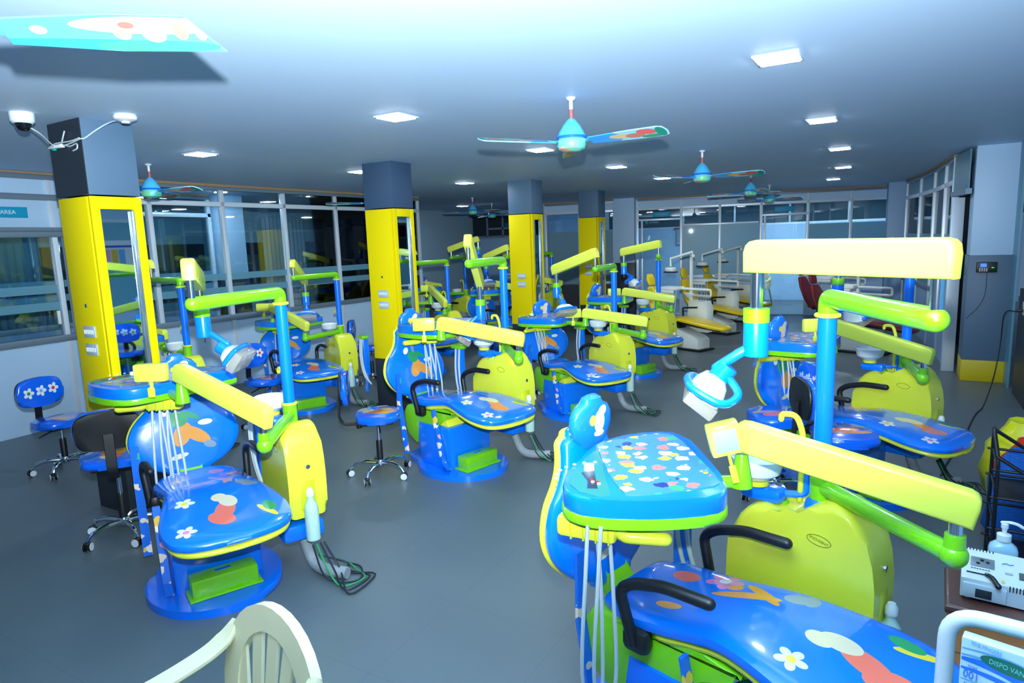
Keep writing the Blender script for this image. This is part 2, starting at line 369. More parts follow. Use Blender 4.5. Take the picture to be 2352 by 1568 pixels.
sg = thing('wall_sign', 'teal sign reading PLAY AREA above the sliding window', 'sign', (-7.47, 2.93, 2.205), 0)
bm = B(); box(bm, (0, 0, 0), (.012, .70, .105), .002); fin(bm, 'sign_plate', TEALS, sg)
text('PLAY AREA', .055, mat('white_letters', (235, 245, 250), .5), sg, frame((.0085, .11, 0), (0, 1, 0), (0, 0, 1)))
# left wall: glazed bays
LC, LD = (-7.56, 3.66), (-7.42, 9.45)
glazing(LC, LD, [.003, .155, .32, .487, .655, .83, .995], .90, 2.355, AMBW, low=PANEL, label='long glazed partition of the left wall with frosted bands')
# what stands beyond the left glazing
bm = B(); seg_box(bm, (-10.3, -1), (-10.3, 16), 0, H, .1); struct(fin(bm, 'wall_corridor', mat('curtain_grey', (150, 182, 200), .7)), 'grey wall beyond the left glazing')
bm = B(); seg_box(bm, (-10.2, -1), (-10.2, 10), 1.0, 1.9, .03); struct(fin(bm, 'trim_1', DARKV), 'dark window strip on the corridor wall')
cur = thing('curtain', 'long pale vertical curtains seen through the left glazing', 'curtain')
CURM = mat('pale_curtain_cloth', (150, 172, 186), .8)
for y0, y1 in ((3.2, 4.5), (5.0, 5.6), (8.2, 9.2)):
    bm = B(); n_ = int((y1-y0)/.045); pts = [(-10.08+.02*math.sin(k*PI), y0+(y1-y0)*k/n_) for k in range(n_+1)]
    pts = [(-10.08+(.03 if k % 2 else 0), y0+(y1-y0)*k/n_) for k in range(n_+1)]; pts = pts+[(p[0]-.012, p[1]) for p in reversed(pts)]
    prism(bm, pts, .5, 2.35); fin(bm, 'curtain_drop', CURM, cur)
for i, (x, y, lb) in enumerate(((-9.0, 6.6, 'column behind the third bay of the left glazing'), (-9.0, 9.6, 'column behind the far bay of the left glazing'))):
    c = thing('corridor_column', 'pale blue topped dark based '+lb, 'column', (x, y, 0), 0, 'columns behind the left glazing')
    bm = B(); box(bm, (0, 0, 1.96), (.45, .42, 1.28), .004); fin(bm, 'upper_cladding', PANEL, c)
    bm = B(); box(bm, (0, 0, .66), (.46, .43, 1.32), .004); fin(bm, 'lower_cladding', CDARK, c)
glazing((-8.95, 3.2), (-8.95, 6.35), [0, .35, .7, .99], .9, 2.3, AMBW, label='second aluminium glazed screen in the corridor')
# back walls
bm = B(); seg_box(bm, (-13.2, 15.6), (-8.9, 15.6), 0, H, .1); struct(fin(bm, 'wall_back', PANEL2), 'blue grey wall at the far left end')
bm = B(); seg_box(bm, (-13.9, 4), (-13.9, 15.6), 0, H, .1); struct(fin(bm, 'wall_far_left', PANEL2), 'grey wall closing the far left')
BW0, BW1 = (-11.0, 15.45), (-7.2, 15.45)
w = thing('window_far', 'dark high window band in the far left back wall', None, kind='structure'); w.name = 'window_8'
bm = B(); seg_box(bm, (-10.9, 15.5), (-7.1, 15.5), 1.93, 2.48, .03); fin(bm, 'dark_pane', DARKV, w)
for z_ in (1.9, 2.12, 2.5): bm = B(); seg_box(bm, (-9.7 if z_ == 2.12 else -10.95, 15.46), (-7.1, 15.46), z_-.025, z_+.025, .05); fin(bm, 'rail', ALUD, w)
for x_ in (-10.95, -9.75, -9.25, -7.15): bm = B(); post(bm, (x_, 15.46), 1.9, 2.5, .05); fin(bm, 'mullion', ALUD, w)
bm = B(); seg_box(bm, (-8.9, 15.62), (-7.05, 15.62), 0, H, .1); struct(fin(bm, 'wall_back_2', PANEL2), 'blue grey wall under the far window band')
sg = thing('wall_sign', 'dark teal sign on the high window band behind the third yellow column', 'sign', (-8.95, 15.4, 2.2), 0)
bm = B(); box(bm, (0, 0, 0), (.42, .012, .12), .002); fin(bm, 'sign_plate', mat('teal_sign_dim', (0, 96, 150), .4), sg)
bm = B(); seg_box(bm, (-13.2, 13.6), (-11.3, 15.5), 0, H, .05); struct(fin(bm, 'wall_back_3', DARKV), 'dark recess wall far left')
bm = B(); seg_box(bm, (-7.08, 13.72), (-7.08, 15.6), 0, H, .06); struct(fin(bm, 'trim_2', PANEL2), 'short return wall')
glazing((-7.05, 13.70), (-5.45, 14.02), [0.01, .5, .99], .75, 2.36, ((.75, 1.93),), low=CDARK, top=PANEL, frosted=FROSTG, label='frosted partition behind the fourth yellow column')
c = thing('back_column', 'pale grey blue boxed column beside the far glazed doors', 'column', (-5.2, 14.0, 0), .15)
bm = B(); box(bm, (0, 0, H/2+.6), (.46, .3, H-1.2), .004); fin(bm, 'upper_cladding', PANEL, c)
bm = B(); box(bm, (0, 0, .6), (.47, .31, 1.2), .004); fin(bm, 'lower_cladding', CDARK, c)
glazing((-4.93, 14.03), (-.06, 15.33), [0, .186, .345, .51, .69, .85, .997], .0, 2.36, ((.0, .02),), top=PANEL, label='far glazed partition with two doorways', skip_low=())
bm = B()
GW0, GW1 = (-4.93, 14.03), (-.06, 15.33)
w = thing('door_1', 'glazed doors and frosted lights of the far partition', None, kind='structure')
for f0, f1, z0, z1, m_ in ((.19, .505, .9, 1.98, FROST), (.19, .505, .0, .82, PANEL), (.695, .995, .9, 1.9, FROST), (.695, .995, 0, .85, PANEL)):
    bm = B(); seg_box(bm, lerp(GW0, GW1, f0), lerp(GW0, GW1, f1), z0, z1, .014); fin(bm, 'frosted_light' if m_ is FROST else 'lower_panel', m_, w)
for f0, f1, z_ in ((.0, .186, 2.12), (.51, .69, 2.12), (.19, .5, 1.98), (.19, .5, .86), (.695, .99, .87)):
    bm = B(); seg_box(bm, lerp(GW0, GW1, f0), lerp(GW0, GW1, f1), z_-.022, z_+.022, .075, .003); fin(bm, 'door_rail', ALU, w)
for f in (.02, .525): bm = B(); post(bm, lerp(GW0, GW1, f), 0, 2.12, .04, .05, .26); fin(bm, 'door_stile', ALU, w)
for (f, lb, tx) in ((.105, 'small teal sign over the left doorway of the far glazed partition', 'STAFF ROOM'), (.60, 'small teal sign over the right doorway of the far glazed partition', '')):
    p = lerp(GW0, GW1, f); sg = thing('wall_sign', lb, 'sign', (p[0]+.01, p[1]-.07, 2.225), .26)
    bm = B(); box(bm, (0, 0, 0), (.38, .012, .105), .002); fin(bm, 'sign_plate', TEALS, sg)
    if tx: text(tx, .042, mat('pale_teal_letters', (120, 205, 230), .5), sg, frame((0, -.0085, 0), (1, 0, 0), (0, 0, 1)))
# room beyond the far glazing
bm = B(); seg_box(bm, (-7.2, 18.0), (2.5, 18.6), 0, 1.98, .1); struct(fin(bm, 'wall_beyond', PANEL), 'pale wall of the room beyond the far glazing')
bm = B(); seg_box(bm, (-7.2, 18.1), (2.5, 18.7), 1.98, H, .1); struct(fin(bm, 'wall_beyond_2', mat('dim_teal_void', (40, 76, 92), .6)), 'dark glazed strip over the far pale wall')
for i in range(7):
    x = -6.4+1.35*i
    bm = B(); post(bm, (x, 18.0+(x+7.2)*.062), 1.98, H, .05); struct(fin(bm, 'trim_%d' % (3+i), ALU), 'slim aluminium mullion in the far room')
bm = B(); seg_box(bm, (-7.2, 17.97), (2.5, 18.57), 1.95, 2.0, .06); struct(fin(bm, 'trim_10', ALU), 'aluminium rail along the far room wall')
for x, y, lb in ((-3.9, 16.3, 'left'), (-2.2, 16.5, 'middle'), (-.6, 16.7, 'right')):
    t = thing('ceiling_light', 'ceiling light of the room beyond the far glazing, %s one' % lb, 'ceiling light', (x, y, H), 0, 'ceiling lights of the far room')
    bm = B(); box(bm, (0, 0, -.005), (.26, .26, .01), .003); fin(bm, 'frame', WHITE, t)
    bm = B(); box(bm, (0, 0, -.011), (.23, .23, .006), .002); fin(bm, 'diffuser', mat('far_led_panel', (255, 255, 255), .5, emit=(225, 240, 255), es=260), t)
# right hand glazed wall beside the photographer, seen in the column mirrors
glazing((1.95, 9.3), (1.9, -1.2), [0, .12, .24, .36, .48, .6, .72, .84, .995], .9, 2.3, ((.93, 2.27),), low=PANEL, top=PANEL, frosted=mat('opaque_teal_film', (120, 182, 206), .4), label='frosted right wall seen only in the column mirrors')
ch = thing('wall_chart', 'white chart with blue heading and coloured columns, seen in the nearest mirror', 'chart', (1.86, 5.95, 1.79), 0)
bm = B(); box(bm, (0, 0, 0), (.012, .62, .40)); fin(bm, 'sheet', mat('chart_paper', (225, 232, 240), .5), ch)
bm = B(); box(bm, (-.007, 0, .105), (.004, .58, .035)); fin(bm, 'heading_band', mat('chart_blue', (40, 70, 200), .5), ch)
for k, c_ in enumerate(((240, 170, 190), (225, 180, 60), (110, 170, 230), (220, 225, 235), (150, 210, 150))):
    bm = B(); box(bm, (-.007, -.225+.113*k, -.06), (.004, .10, .24)); fin(bm, 'chart_column', mat('chart_tint_%d' % k, c_, .5), ch)
# notice sheet on the wall beyond
nt_ = thing('notice_sheet', 'white notice with red heading seen through the left far doorway', 'notice', (-5.0, 18.02, 1.72), .06)
bm = B(); box(bm, (0, 0, 0), (.40, .01, .42)); fin(bm, 'sheet', mat('notice_paper', (150, 172, 196), .6), nt_)
bm = B(); box(bm, (-.02, -.008, .23), (.5, .01, .05)); fin(bm, 'heading_band', mat('notice_red', (150, 70, 70), .6), nt_)
# curved right wall: chain of short bays
RP = [(.18, 13.9), (.36, 12.8), (.50, 11.6), (.575, 10.5), (.62, 9.75)]
c = thing('end_column', 'pale blue corner column where the curved wall meets the far glazing', 'column', (.02, 14.6, 0), .1)
bm = B(); box(bm, (0, 0, H/2), (.34, .3, H), .004); fin(bm, 'cladding', PANEL2, c)
for i in range(len(RP)-1):
    glazing(RP[i], RP[i+1], [.0, .98], .85, 2.28, ((.85, 1.65),), low=PANEL2, top=FROST, post_w=.05, label='bay %s of the curved glazed right wall' % ('one', 'two', 'three', 'four')[i])
w = thing('door_2', 'open aluminium door beside the right pillar', None, kind='structure')
bm = B(); box(bm, (.63, 9.42, 1.04), (.13, .045, 2.08), .004, Matrix.Rotation(.2, 3, 'Z')); fin(bm, 'door_leaf', ALU, w)
bm = B(); box(bm, (.66, 9.32, 1.24), (.03, .03, .12), .005); fin(bm, 'door_handle', BLACK, w)
bm = B(); seg_box(bm, (.60, 9.75), (.69, 8.95), 2.1, 2.16, .06); fin(bm, 'door_head', ALUD, w)
bm = B(); seg_box(bm, (.60, 9.75), (.69, 8.95), 2.16, H-.02, .012); fin(bm, 'top_panel', FROST, w)
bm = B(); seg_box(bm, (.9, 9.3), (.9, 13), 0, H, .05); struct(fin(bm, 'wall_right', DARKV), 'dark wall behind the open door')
# right pillar
c = thing('right_pillar', 'square pillar, pale blue above, slate below with a yellow foot band', 'pillar', (.937, 9.1, 0), 0)
bm = B(); box(bm, (.0, 0, (H+1.42)/2), (.40, .42, H-1.42), .004); fin(bm, 'upper_cladding', PANEL, c)
bm = B(); box(bm, (-.0, 0, .83), (.425, .44, 1.18), .004); fin(bm, 'middle_cladding', CGREY, c)
bm = B(); box(bm, (-.0, 0, .121), (.43, .445, .242), .004); fin(bm, 'foot_band', mat('dull_yellow_laminate', (214, 190, 10), .5), c)
# attendance terminal on it
t = thing('access_terminal', 'black wall terminal with lit blue screen, keypad and green sensor', 'terminal', (.895, 8.868, 1.29), 0)
bm = B(); box(bm, (0, 0, 0), (.19, .025, .115), .006); fin(bm, 'housing', BLACK, t)
bm = B(); box(bm, (-.03, -.014, .022), (.055, .004, .038)); fin(bm, 'screen', mat('lit_blue_screen', (40, 90, 255), .3, emit=(50, 110, 255), es=1.6), t)
kb = fin(box(B(), (-.03, -.0135, -.025), (.085, .003, .046)), 'keypad', mat('dark_keypad', (24, 32, 48), .4), t)
for i in range(4):
    for j in range(3): fin(box(B(), (-.061+.0205*i, -.016, -.012-.014*j), (.012, .004, .009), .002), 'key', WHITE, kb)
bm = B(); box(bm, (.055, -.014, -.005), (.022, .004, .008), .002); fin(bm, 'sensor_light', mat('green_led', (40, 230, 90), .3, emit=(30, 240, 60), es=1.6), t)
# low counter wall and window further right
w = thing('wall_right_2', 'grey low partition with window at the right edge', None, kind='structure')
bm = B(); box(bm, (1.30, 7.9, .55), (.30, .5, 1.1), .004); fin(bm, 'lower_panel', PANEL2, w)
bm = B(); box(bm, (1.148, 8.0, .55), (.02, .72, 1.1)); fin(bm, 'side_panel', CDARK, w)
bm = B(); box(bm, (1.22, 7.72, 1.85), (.05, .06, 1.5), .004); fin(bm, 'mullion', ALU, w)
bm = B(); seg_box(bm, (1.13, 9.6), (1.13, 8.6), 0, H, .02); fin(bm, 'pane', FROST, w)
bm = B(); seg_box(bm, (1.17, 9.4), (1.9, 9.4), 2.36, H-.03, .02); fin(bm, 'top_panel', PANEL, w)
bm = B(); seg_box(bm, (1.17, 9.4), (1.9, 9.4), 2.07, 2.13, .04); fin(bm, 'transom', ALU, w)
t = thing('wall_socket', 'white socket plate with black plug at the right edge', 'socket', (1.13, 7.95, .93), 0)
bm = B(); box(bm, (0, 0, 0), (.016, .16, .13), .003); fin(bm, 'plate', WHITE, t)
bm = B(); box(bm, (-.03, .03, -.02), (.05, .04, .03), .005); fin(bm, 'plug', BLACK, t)
bm = B(); tube(bm, spline([(1.08, 7.98, .90), (.98, 7.98, .88), (.96, 7.95, .6), (.9, 7.7, .3), (.82, 7.55, .03), (.72, 7.2, .008), (.56, 6.3, .008), (.42, 5.65, .008), (.36, 5.30, .008)], 8), .006, 6)
tag(fin(bm, 'power_cable', BLACK), 'black power cable from the pillar socket across the floor', 'cable')
bm = B(); tube(bm, spline([(.90, 8.85, 1.23), (.895, 8.83, 1.0), (.84, 8.83, .85), (.74, 8.835, .72)], 8), .003, 6)
tag(fin(bm, 'thin_cable', BLACK), 'thin dark wire hanging from the wall terminal', 'cable')

# ---------------------------------------------------------------- yellow columns
CO_ = [(-4.407, 2.2935), (-4.45, 5.26), (-4.44, 8.23), (-4.597, 11.01)]
CW, CD = .385, .33
ord_ = ('nearest yellow column, dark topped, with tall mirror and camera wires', 'second yellow column along the row, dark topped with a tall mirror',
        'third yellow column along the row, grey topped', 'farthest of the four yellow columns, grey topped')
for i, (x, y) in enumerate(CO_):
    c = thing('column', ord_[i], 'column', (x-CW/2, y+CD/2, 0), 0, 'yellow columns down the room')
    bm = B(); box(bm, (0, 0, (H+2.14)/2), (CW, CD, H-2.14), .003); fin(bm, 'upper_cladding', CGREY if i != 1 else mat('column_navy_laminate', (58, 82, 112), .5), c)
    bm = B(); box(bm, (0, 0, .275), (CW-.005, CD-.005, .55), .003); fin(bm, 'lower_cladding', CDARK, c)
    bm = B(); box(bm, (-.02, 0, 1.34), (CW-.04, CD, 1.58), .003); fin(bm, 'yellow_cladding', CYEL, c)
    if i == 0:
        bm = B(); box(bm, (0, -CD/2-.003, (H+2.14)/2), (CW, .006, H-2.14)); fin(bm, 'dark_front_panel', CDARK, c)
    fx = CW/2-.02   # mirror side
    fr = fin(box(B(), (fx+.01, -CD/2+.028, 1.34), (.022, .056, 1.58), .002), 'mirror_frame_side', CYEL, c)
    fin(box(B(), (fx+.01, CD/2-.028, 1.34), (.022, .056, 1.58), .002), 'mirror_frame_side', CYEL, c)
    fin(box(B(), (fx+.01, 0, 2.09), (.022, CD-.116, .08), .002), 'mirror_frame_top', CYEL, c)
    fin(box(B(), (fx+.01, 0, .58), (.022, CD-.116, .06), .002), 'mirror_frame_top', CYEL, c)
    fin(box(B(), (fx+.002, 0, 1.33), (.004, CD-.112, 1.44)), 'mirror', MIRROR, c)
    fin(box(B(), (fx+.012, CD/2-.07, 1.33), (.018, .028, 1.42), .003), 'chrome_strip', mat('polished_strip', (230, 236, 240), .18, metal=.9), c)
    if i < 2: fin(lathe(B(), [(.013, 0), (.013, .008), (.006, .009)], mx=Matrix.Translation((-.01, -CD/2, 1.43)) @ Matrix.Rotation(PI/2, 4, 'X'), seg=12), 'round_socket', MATS['chrome'], c)
    for z in (1.255, 1.135):
        p = fin(box(B(), (-.005, -CD/2-.006, z), (.135, .012, .078), .004), 'switch_plate', mat('pale_grey_switch_plate', (178, 196, 208), .35), c)
        for k in range(6): fin(box(B(), (-.055+.02*k, -CD/2-.014, z), (.012, .006, .03), .002), 'switch', WHITE, p)
# dome camera, detector and wiring at the nearest column
t = thing('dome_camera', 'white ceiling dome camera with black eye left of the nearest column', 'camera', (-4.50, 2.02, H), 0)
bm = B(); lathe(bm, [(.062, 0), (.064, -.01), (.062, -.05), (.05, -.062)], seg=28); fin(bm, 'housing', WHITE, t)
bm = B(); lathe(bm, [(.043, -.058), (.04, -.08), (.026, -.1), (.008, -.108)], seg=24); fin(bm, 'dome', mat('black_glass', (8, 10, 16), .06, coat=1), t)
t = thing('ceiling_detector', 'white round disc fitted to the ceiling right of the nearest column', 'detector', (-4.13, 2.42, H), 0)
bm = B(); lathe(bm, [(.06, 0), (.068, -.012), (.062, -.03), (.03, -.042)], seg=28); fin(bm, 'body', WHITE, t)
bm = B(); lathe(bm, [(.024, -.04), (.024, -.05), (.015, -.052)], seg=20); fin(bm, 'sensor', WHITE, t)
t = thing('camera_wiring', 'tangled grey camera wires taped to the top of the nearest column', 'cable', (0, 0, 0), 0)
for k, pts in enumerate(([(-4.50, 2.02, H-.06), (-4.53, 2.12, 2.50), (-4.66, 2.25, 2.455), (-4.6, 2.27, 2.452), (-4.5, 2.275, 2.46), (-4.40, 2.28, 2.475), (-4.385, 2.30, 2.48), (-4.37, 2.36, 2.53), (-4.30, 2.41, 2.575), (-4.16, 2.42, 2.585)],
    [(-4.72, 2.27, 2.45), (-4.62, 2.27, 2.462), (-4.52, 2.275, 2.442), (-4.44, 2.275, 2.45), (-4.43, 2.27, 2.42), (-4.48, 2.27, 2.41)],
    [(-4.62, 2.275, 2.46), (-4.58, 2.27, 2.5), (-4.56, 2.275, 2.54)], [(-4.75, 2.26, 2.45), (-4.66, 2.26, 2.47), (-4.5, 2.27, 2.47), (-4.40, 2.275, 2.48)])):
    bm = B(); tube(bm, spline(pts, 6), .0045, 6); fin(bm, 'wire', HOSE, t)
bm = B(); box(bm, (-4.66, 2.268, 2.452), (.14, .03, .022), .006); fin(bm, 'connector', WHITE, t)
bm = B(); box(bm, (-4.69, 2.262, 2.435), (.03, .02, .014), .004); fin(bm, 'teal_plug', mat('teal_plug', (0, 150, 150), .4), t)

# ---------------------------------------------------------------- ceiling lights
LT = [(-.54, 3.61, 'frontmost ceiling light of the right hand line'), (-.53, 5.78, 'second ceiling light of the right hand line'), (-.54, 7.88, 'third ceiling light of the right hand line'),
      (-.65, 10.22, 'fourth ceiling light of the right hand line'), (-.93, 12.38, 'farthest ceiling light of the right hand line'),
      (-2.92, 3.54, 'frontmost ceiling light of the middle line'), (-2.936, 5.65, 'ceiling light just left of the nearest whole fan'), (-2.94, 7.64, 'ceiling light right of the nearest whole fan'),
      (-3.0, 9.65, 'ceiling light left of the second fan of the right row'), (-5.27, 3.71, 'ceiling light right of the nearest column top'), (-5.30, 5.73, 'ceiling light touching the second column in view'),
      (-5.32, 7.88, 'ceiling light between the second and third columns'), (-8.6, 12.6, 'far ceiling light beside the distant left fan')]
for x, y, lb in LT:
    t = thing('ceiling_light', 'lit square white '+lb, 'ceiling light', (x, y, H), 0, 'square ceiling lights')
    bm = B(); box(bm, (0, 0, -.005), (.215, .215, .01), .003); fin(bm, 'frame', WHITE, t)
    bm = B(); box(bm, (0, 0, -.011), (.185, .185, .006), .002); fin(bm, 'diffuser', EMW, t)
for x, y, lb in ((-8.6, 4.6, 'nearer'), (-8.3, 6.1, 'middle'), (-8.2, 7.7, 'farther')):
    t = thing('ceiling_light', 'round corridor ceiling light seen through the left glazing, the %s one' % lb, 'ceiling light', (x, y, H), 0, 'corridor ceiling lights')
    bm = B(); lathe(bm, [(.1, 0), (.1, -.012), (.095, -.014)], seg=20); fin(bm, 'rim', WHITE, t)
    bm = B(); lathe(bm, [(.085, -.012), (.085, -.02)], seg=20); fin(bm, 'diffuser', mat('dim_led', (255, 255, 255), .5, emit=(225, 240, 255), es=150), t)

# ---------------------------------------------------------------- ceiling fans
FANB = mat('sky_blue_fan_paint', (80, 190, 240), .3, coat=.4)
FANR = mat('deep_blue_band', (20, 110, 235), .3, coat=.4)
RODM = mat('pale_rod', (225, 230, 240), .35); RODR = mat('red_stained_rod', (190, 90, 90), .4)
def make_fan():
    t = bpy.data.objects.new('ceiling_fan', None); COL.objects.link(t)
    bm = B(); lathe(bm, [(.03, 0), (.026, -.012), (.012, -.02), (.0105, -.13)], seg=14); rod = fin(bm, 'rod', RODM, t)
    bm = B(); lathe(bm, [(.0115, -.07), (.0115, -.128)], seg=14); fin(bm, 'rod_sleeve', RODR, rod)
    bm = B(); lathe(bm, [(.018, -.125), (.03, -.135), (.055, -.165), (.078, -.205), (.086, -.228)], seg=32); fin(bm, 'bell_cover', FANB, t)
    bm = B(); lathe(bm, [(.086, -.227), (.098, -.232), (.095, -.24), (.082, -.245)], seg=32); fin(bm, 'band', FANR, t)
    bm = B(); lathe(bm, [(.08, -.243), (.085, -.25), (.088, -.285), (.08, -.305), (.05, -.318), (.02, -.32)], seg=32); fin(bm, 'motor', spots_mat_once(), t)
    return t
_sm = []
def spots_mat_once():
    if not _sm: _sm.append(spots_mat('printed_motor_cover', (110, 215, 225), [(90, 210, 170), (240, 250, 250), (120, 220, 160), (60, 150, 235), (230, 160, 130)], 9, .5))
    return _sm[0]
blademe = {}
def blade(t, an, m=BLADEM, L=.62, w0=.045, w1=.065, pitch=14):
    key = (m.name, L)
    if key not in blademe:
        bm = B(); out = [(.13, -w0), (.5*L+.1, -w1*.95), (L-.05, -w1), (L-.015, -w1*.8), (L, 0), (L-.01, w1*.8), (L-.04, w1), (.5*L+.1, w1*.95), (.13, w0)]
        if m is BLADEN: out = [(.13, -w0), (.4, -w1), (L-.03, -w1), (L+.05, w1), (.4, w1), (.13, w0)]
        prism(bm, out, -.003, .003, 'z', .0015, 1)
        box(bm, (.11, 0, .004), (.1, .035, .006), .002)
        o = fin(bm, 'blade', m, t); blademe[key] = o.data
    else:
        o = bpy.data.objects.new('blade', blademe[key]); COL.objects.link(o); o.parent = t
    o.location = (0, 0, -.265); o.rotation_euler = (R(pitch), 0, R(an)); return o
fan0 = make_fan()
FANS = [(-1.744, 3.775, 115, 'nearest whole ceiling fan, sky blue, centre of the ceiling'), (-1.745, 6.95, 118, 'sky blue ceiling fan behind the centre one, right of it'),
        (-1.85, 10.18, 60, 'third sky blue fan of the right row, small and tilted in view'), (-2.0, 12.8, 100, 'farthest sky blue fan of the right row over the far glazing'),
        (-6.2, 3.8, 128, 'sky blue ceiling fan just right of the nearest column'), (-6.2, 6.9, 110, 'sky blue fan half hidden by the second yellow column'),
        (-7.0, 10.6, 118, 'distant left fan between the second and third columns'), (-7.75, 12.5, 150, 'farthest left fan beside the third yellow column'),
        (-2.14, .817, 39.4, 'near ceiling fan cut off at the upper left, printed blade showing')]
for i, (x, y, a, lb) in enumerate(FANS):
    if i == 0: t = fan0
    else:
        t = fan0.copy(); COL.objects.link(t)
        for ch in [o for o in fan0.children if o.name.split('.')[0] != 'blade']:
            d = ch.copy(); COL.objects.link(d); d.parent = t
            for g in ch.children: e = g.copy(); COL.objects.link(e); e.parent = d
    tag(t, lb, 'fan', 'printed ceiling fans'); t.location = (x, y, H)
    for k in range(3): blade(t, a+120*k, BLADEN if i == 8 else BLADEM, pitch=-26 if i == 8 else -16)

# ---------------------------------------------------------------- dental units
UNITL = []
def az(b, a, L): a = R(a); return (b[0]+L*math.cos(a), b[1]+L*math.sin(a))
POLE = (.246, .431)
STATIC = {}
def part(name, key, build, m, parent):
    """static parts share one mesh between the units"""
    if key in STATIC:
        o = bpy.data.objects.new(name, STATIC[key]); COL.objects.link(o); o.parent = parent; return o
    o = fin(build(), name, m, parent); STATIC[key] = o.data; return o
BASEO = smooth_closed([(-.40, -.16), (-.15, -.2), (-.02, -.32), (.2, -.35), (.42, -.26), (.53, -.08), (.53, .08), (.42, .26), (.2, .33), (-.02, .31), (-.15, .22), (-.40, .18)], 2)
CAB = smooth_closed([(-.05, .30), (-.055, .5), (-.045, .64), (0, .73), (.07, .775), (.13, .765), (.18, .745), (.225, .79), (.30, .835), (.37, .825), (.425, .77), (.465, .62), (.465, .45), (.445, .31)], 1)
def res(S_, k=3):
    P_ = [Vector(q) for q in S_]; return [tuple(v) for v in spline(P_, k)]
SEAT = res([(-.22, .485, .19), (-.12, .49, .225), (.0, .50, .225), (.1, .515, .215), (.2, .53, .215), (.3, .53, .235), (.42, .515, .265), (.53, .498, .285), (.62, .485, .285), (.69, .476, .268), (.735, .471, .235), (.765, .468, .19), (.782, .466, .13), (.79, .4655, .06)])
def tipth(S_, t0, x0, L): return [t0*math.sqrt(max(.04, 1-max(0, (q[0]-x0)/L)**2)) for q in S_]
BACK = res([(-.36, .49, .12), (-.368, .52, .19), (-.378, .57, .25), (-.39, .63, .288), (-.402, .69, .298), (-.415, .75, .28), (-.43, .80, .245), (-.445, .85, .19), (-.46, .90, .15), (-.472, .95, .132), (-.482, .99, .122), (-.487, 1.01, .09)])
TRAYO = [(-.09, -.36), (-.165, -.25), (-.225, -.09), (-.30, .05), (-.27, .24), (-.17, .355), (-.09, .34), (.10, .165), (.255, .01), (.295, -.06), (.29, -.12), (.21, -.23), (.125, -.31), (.05, -.36), (-.02, -.385)]
MATO = [(-.235, -.01), (-.27, .06), (-.225, .2), (-.165, .30), (-.10, .30), (.08, .14), (.25, -.01), (.25, -.07), (.13, -.26), (.08, -.29)]
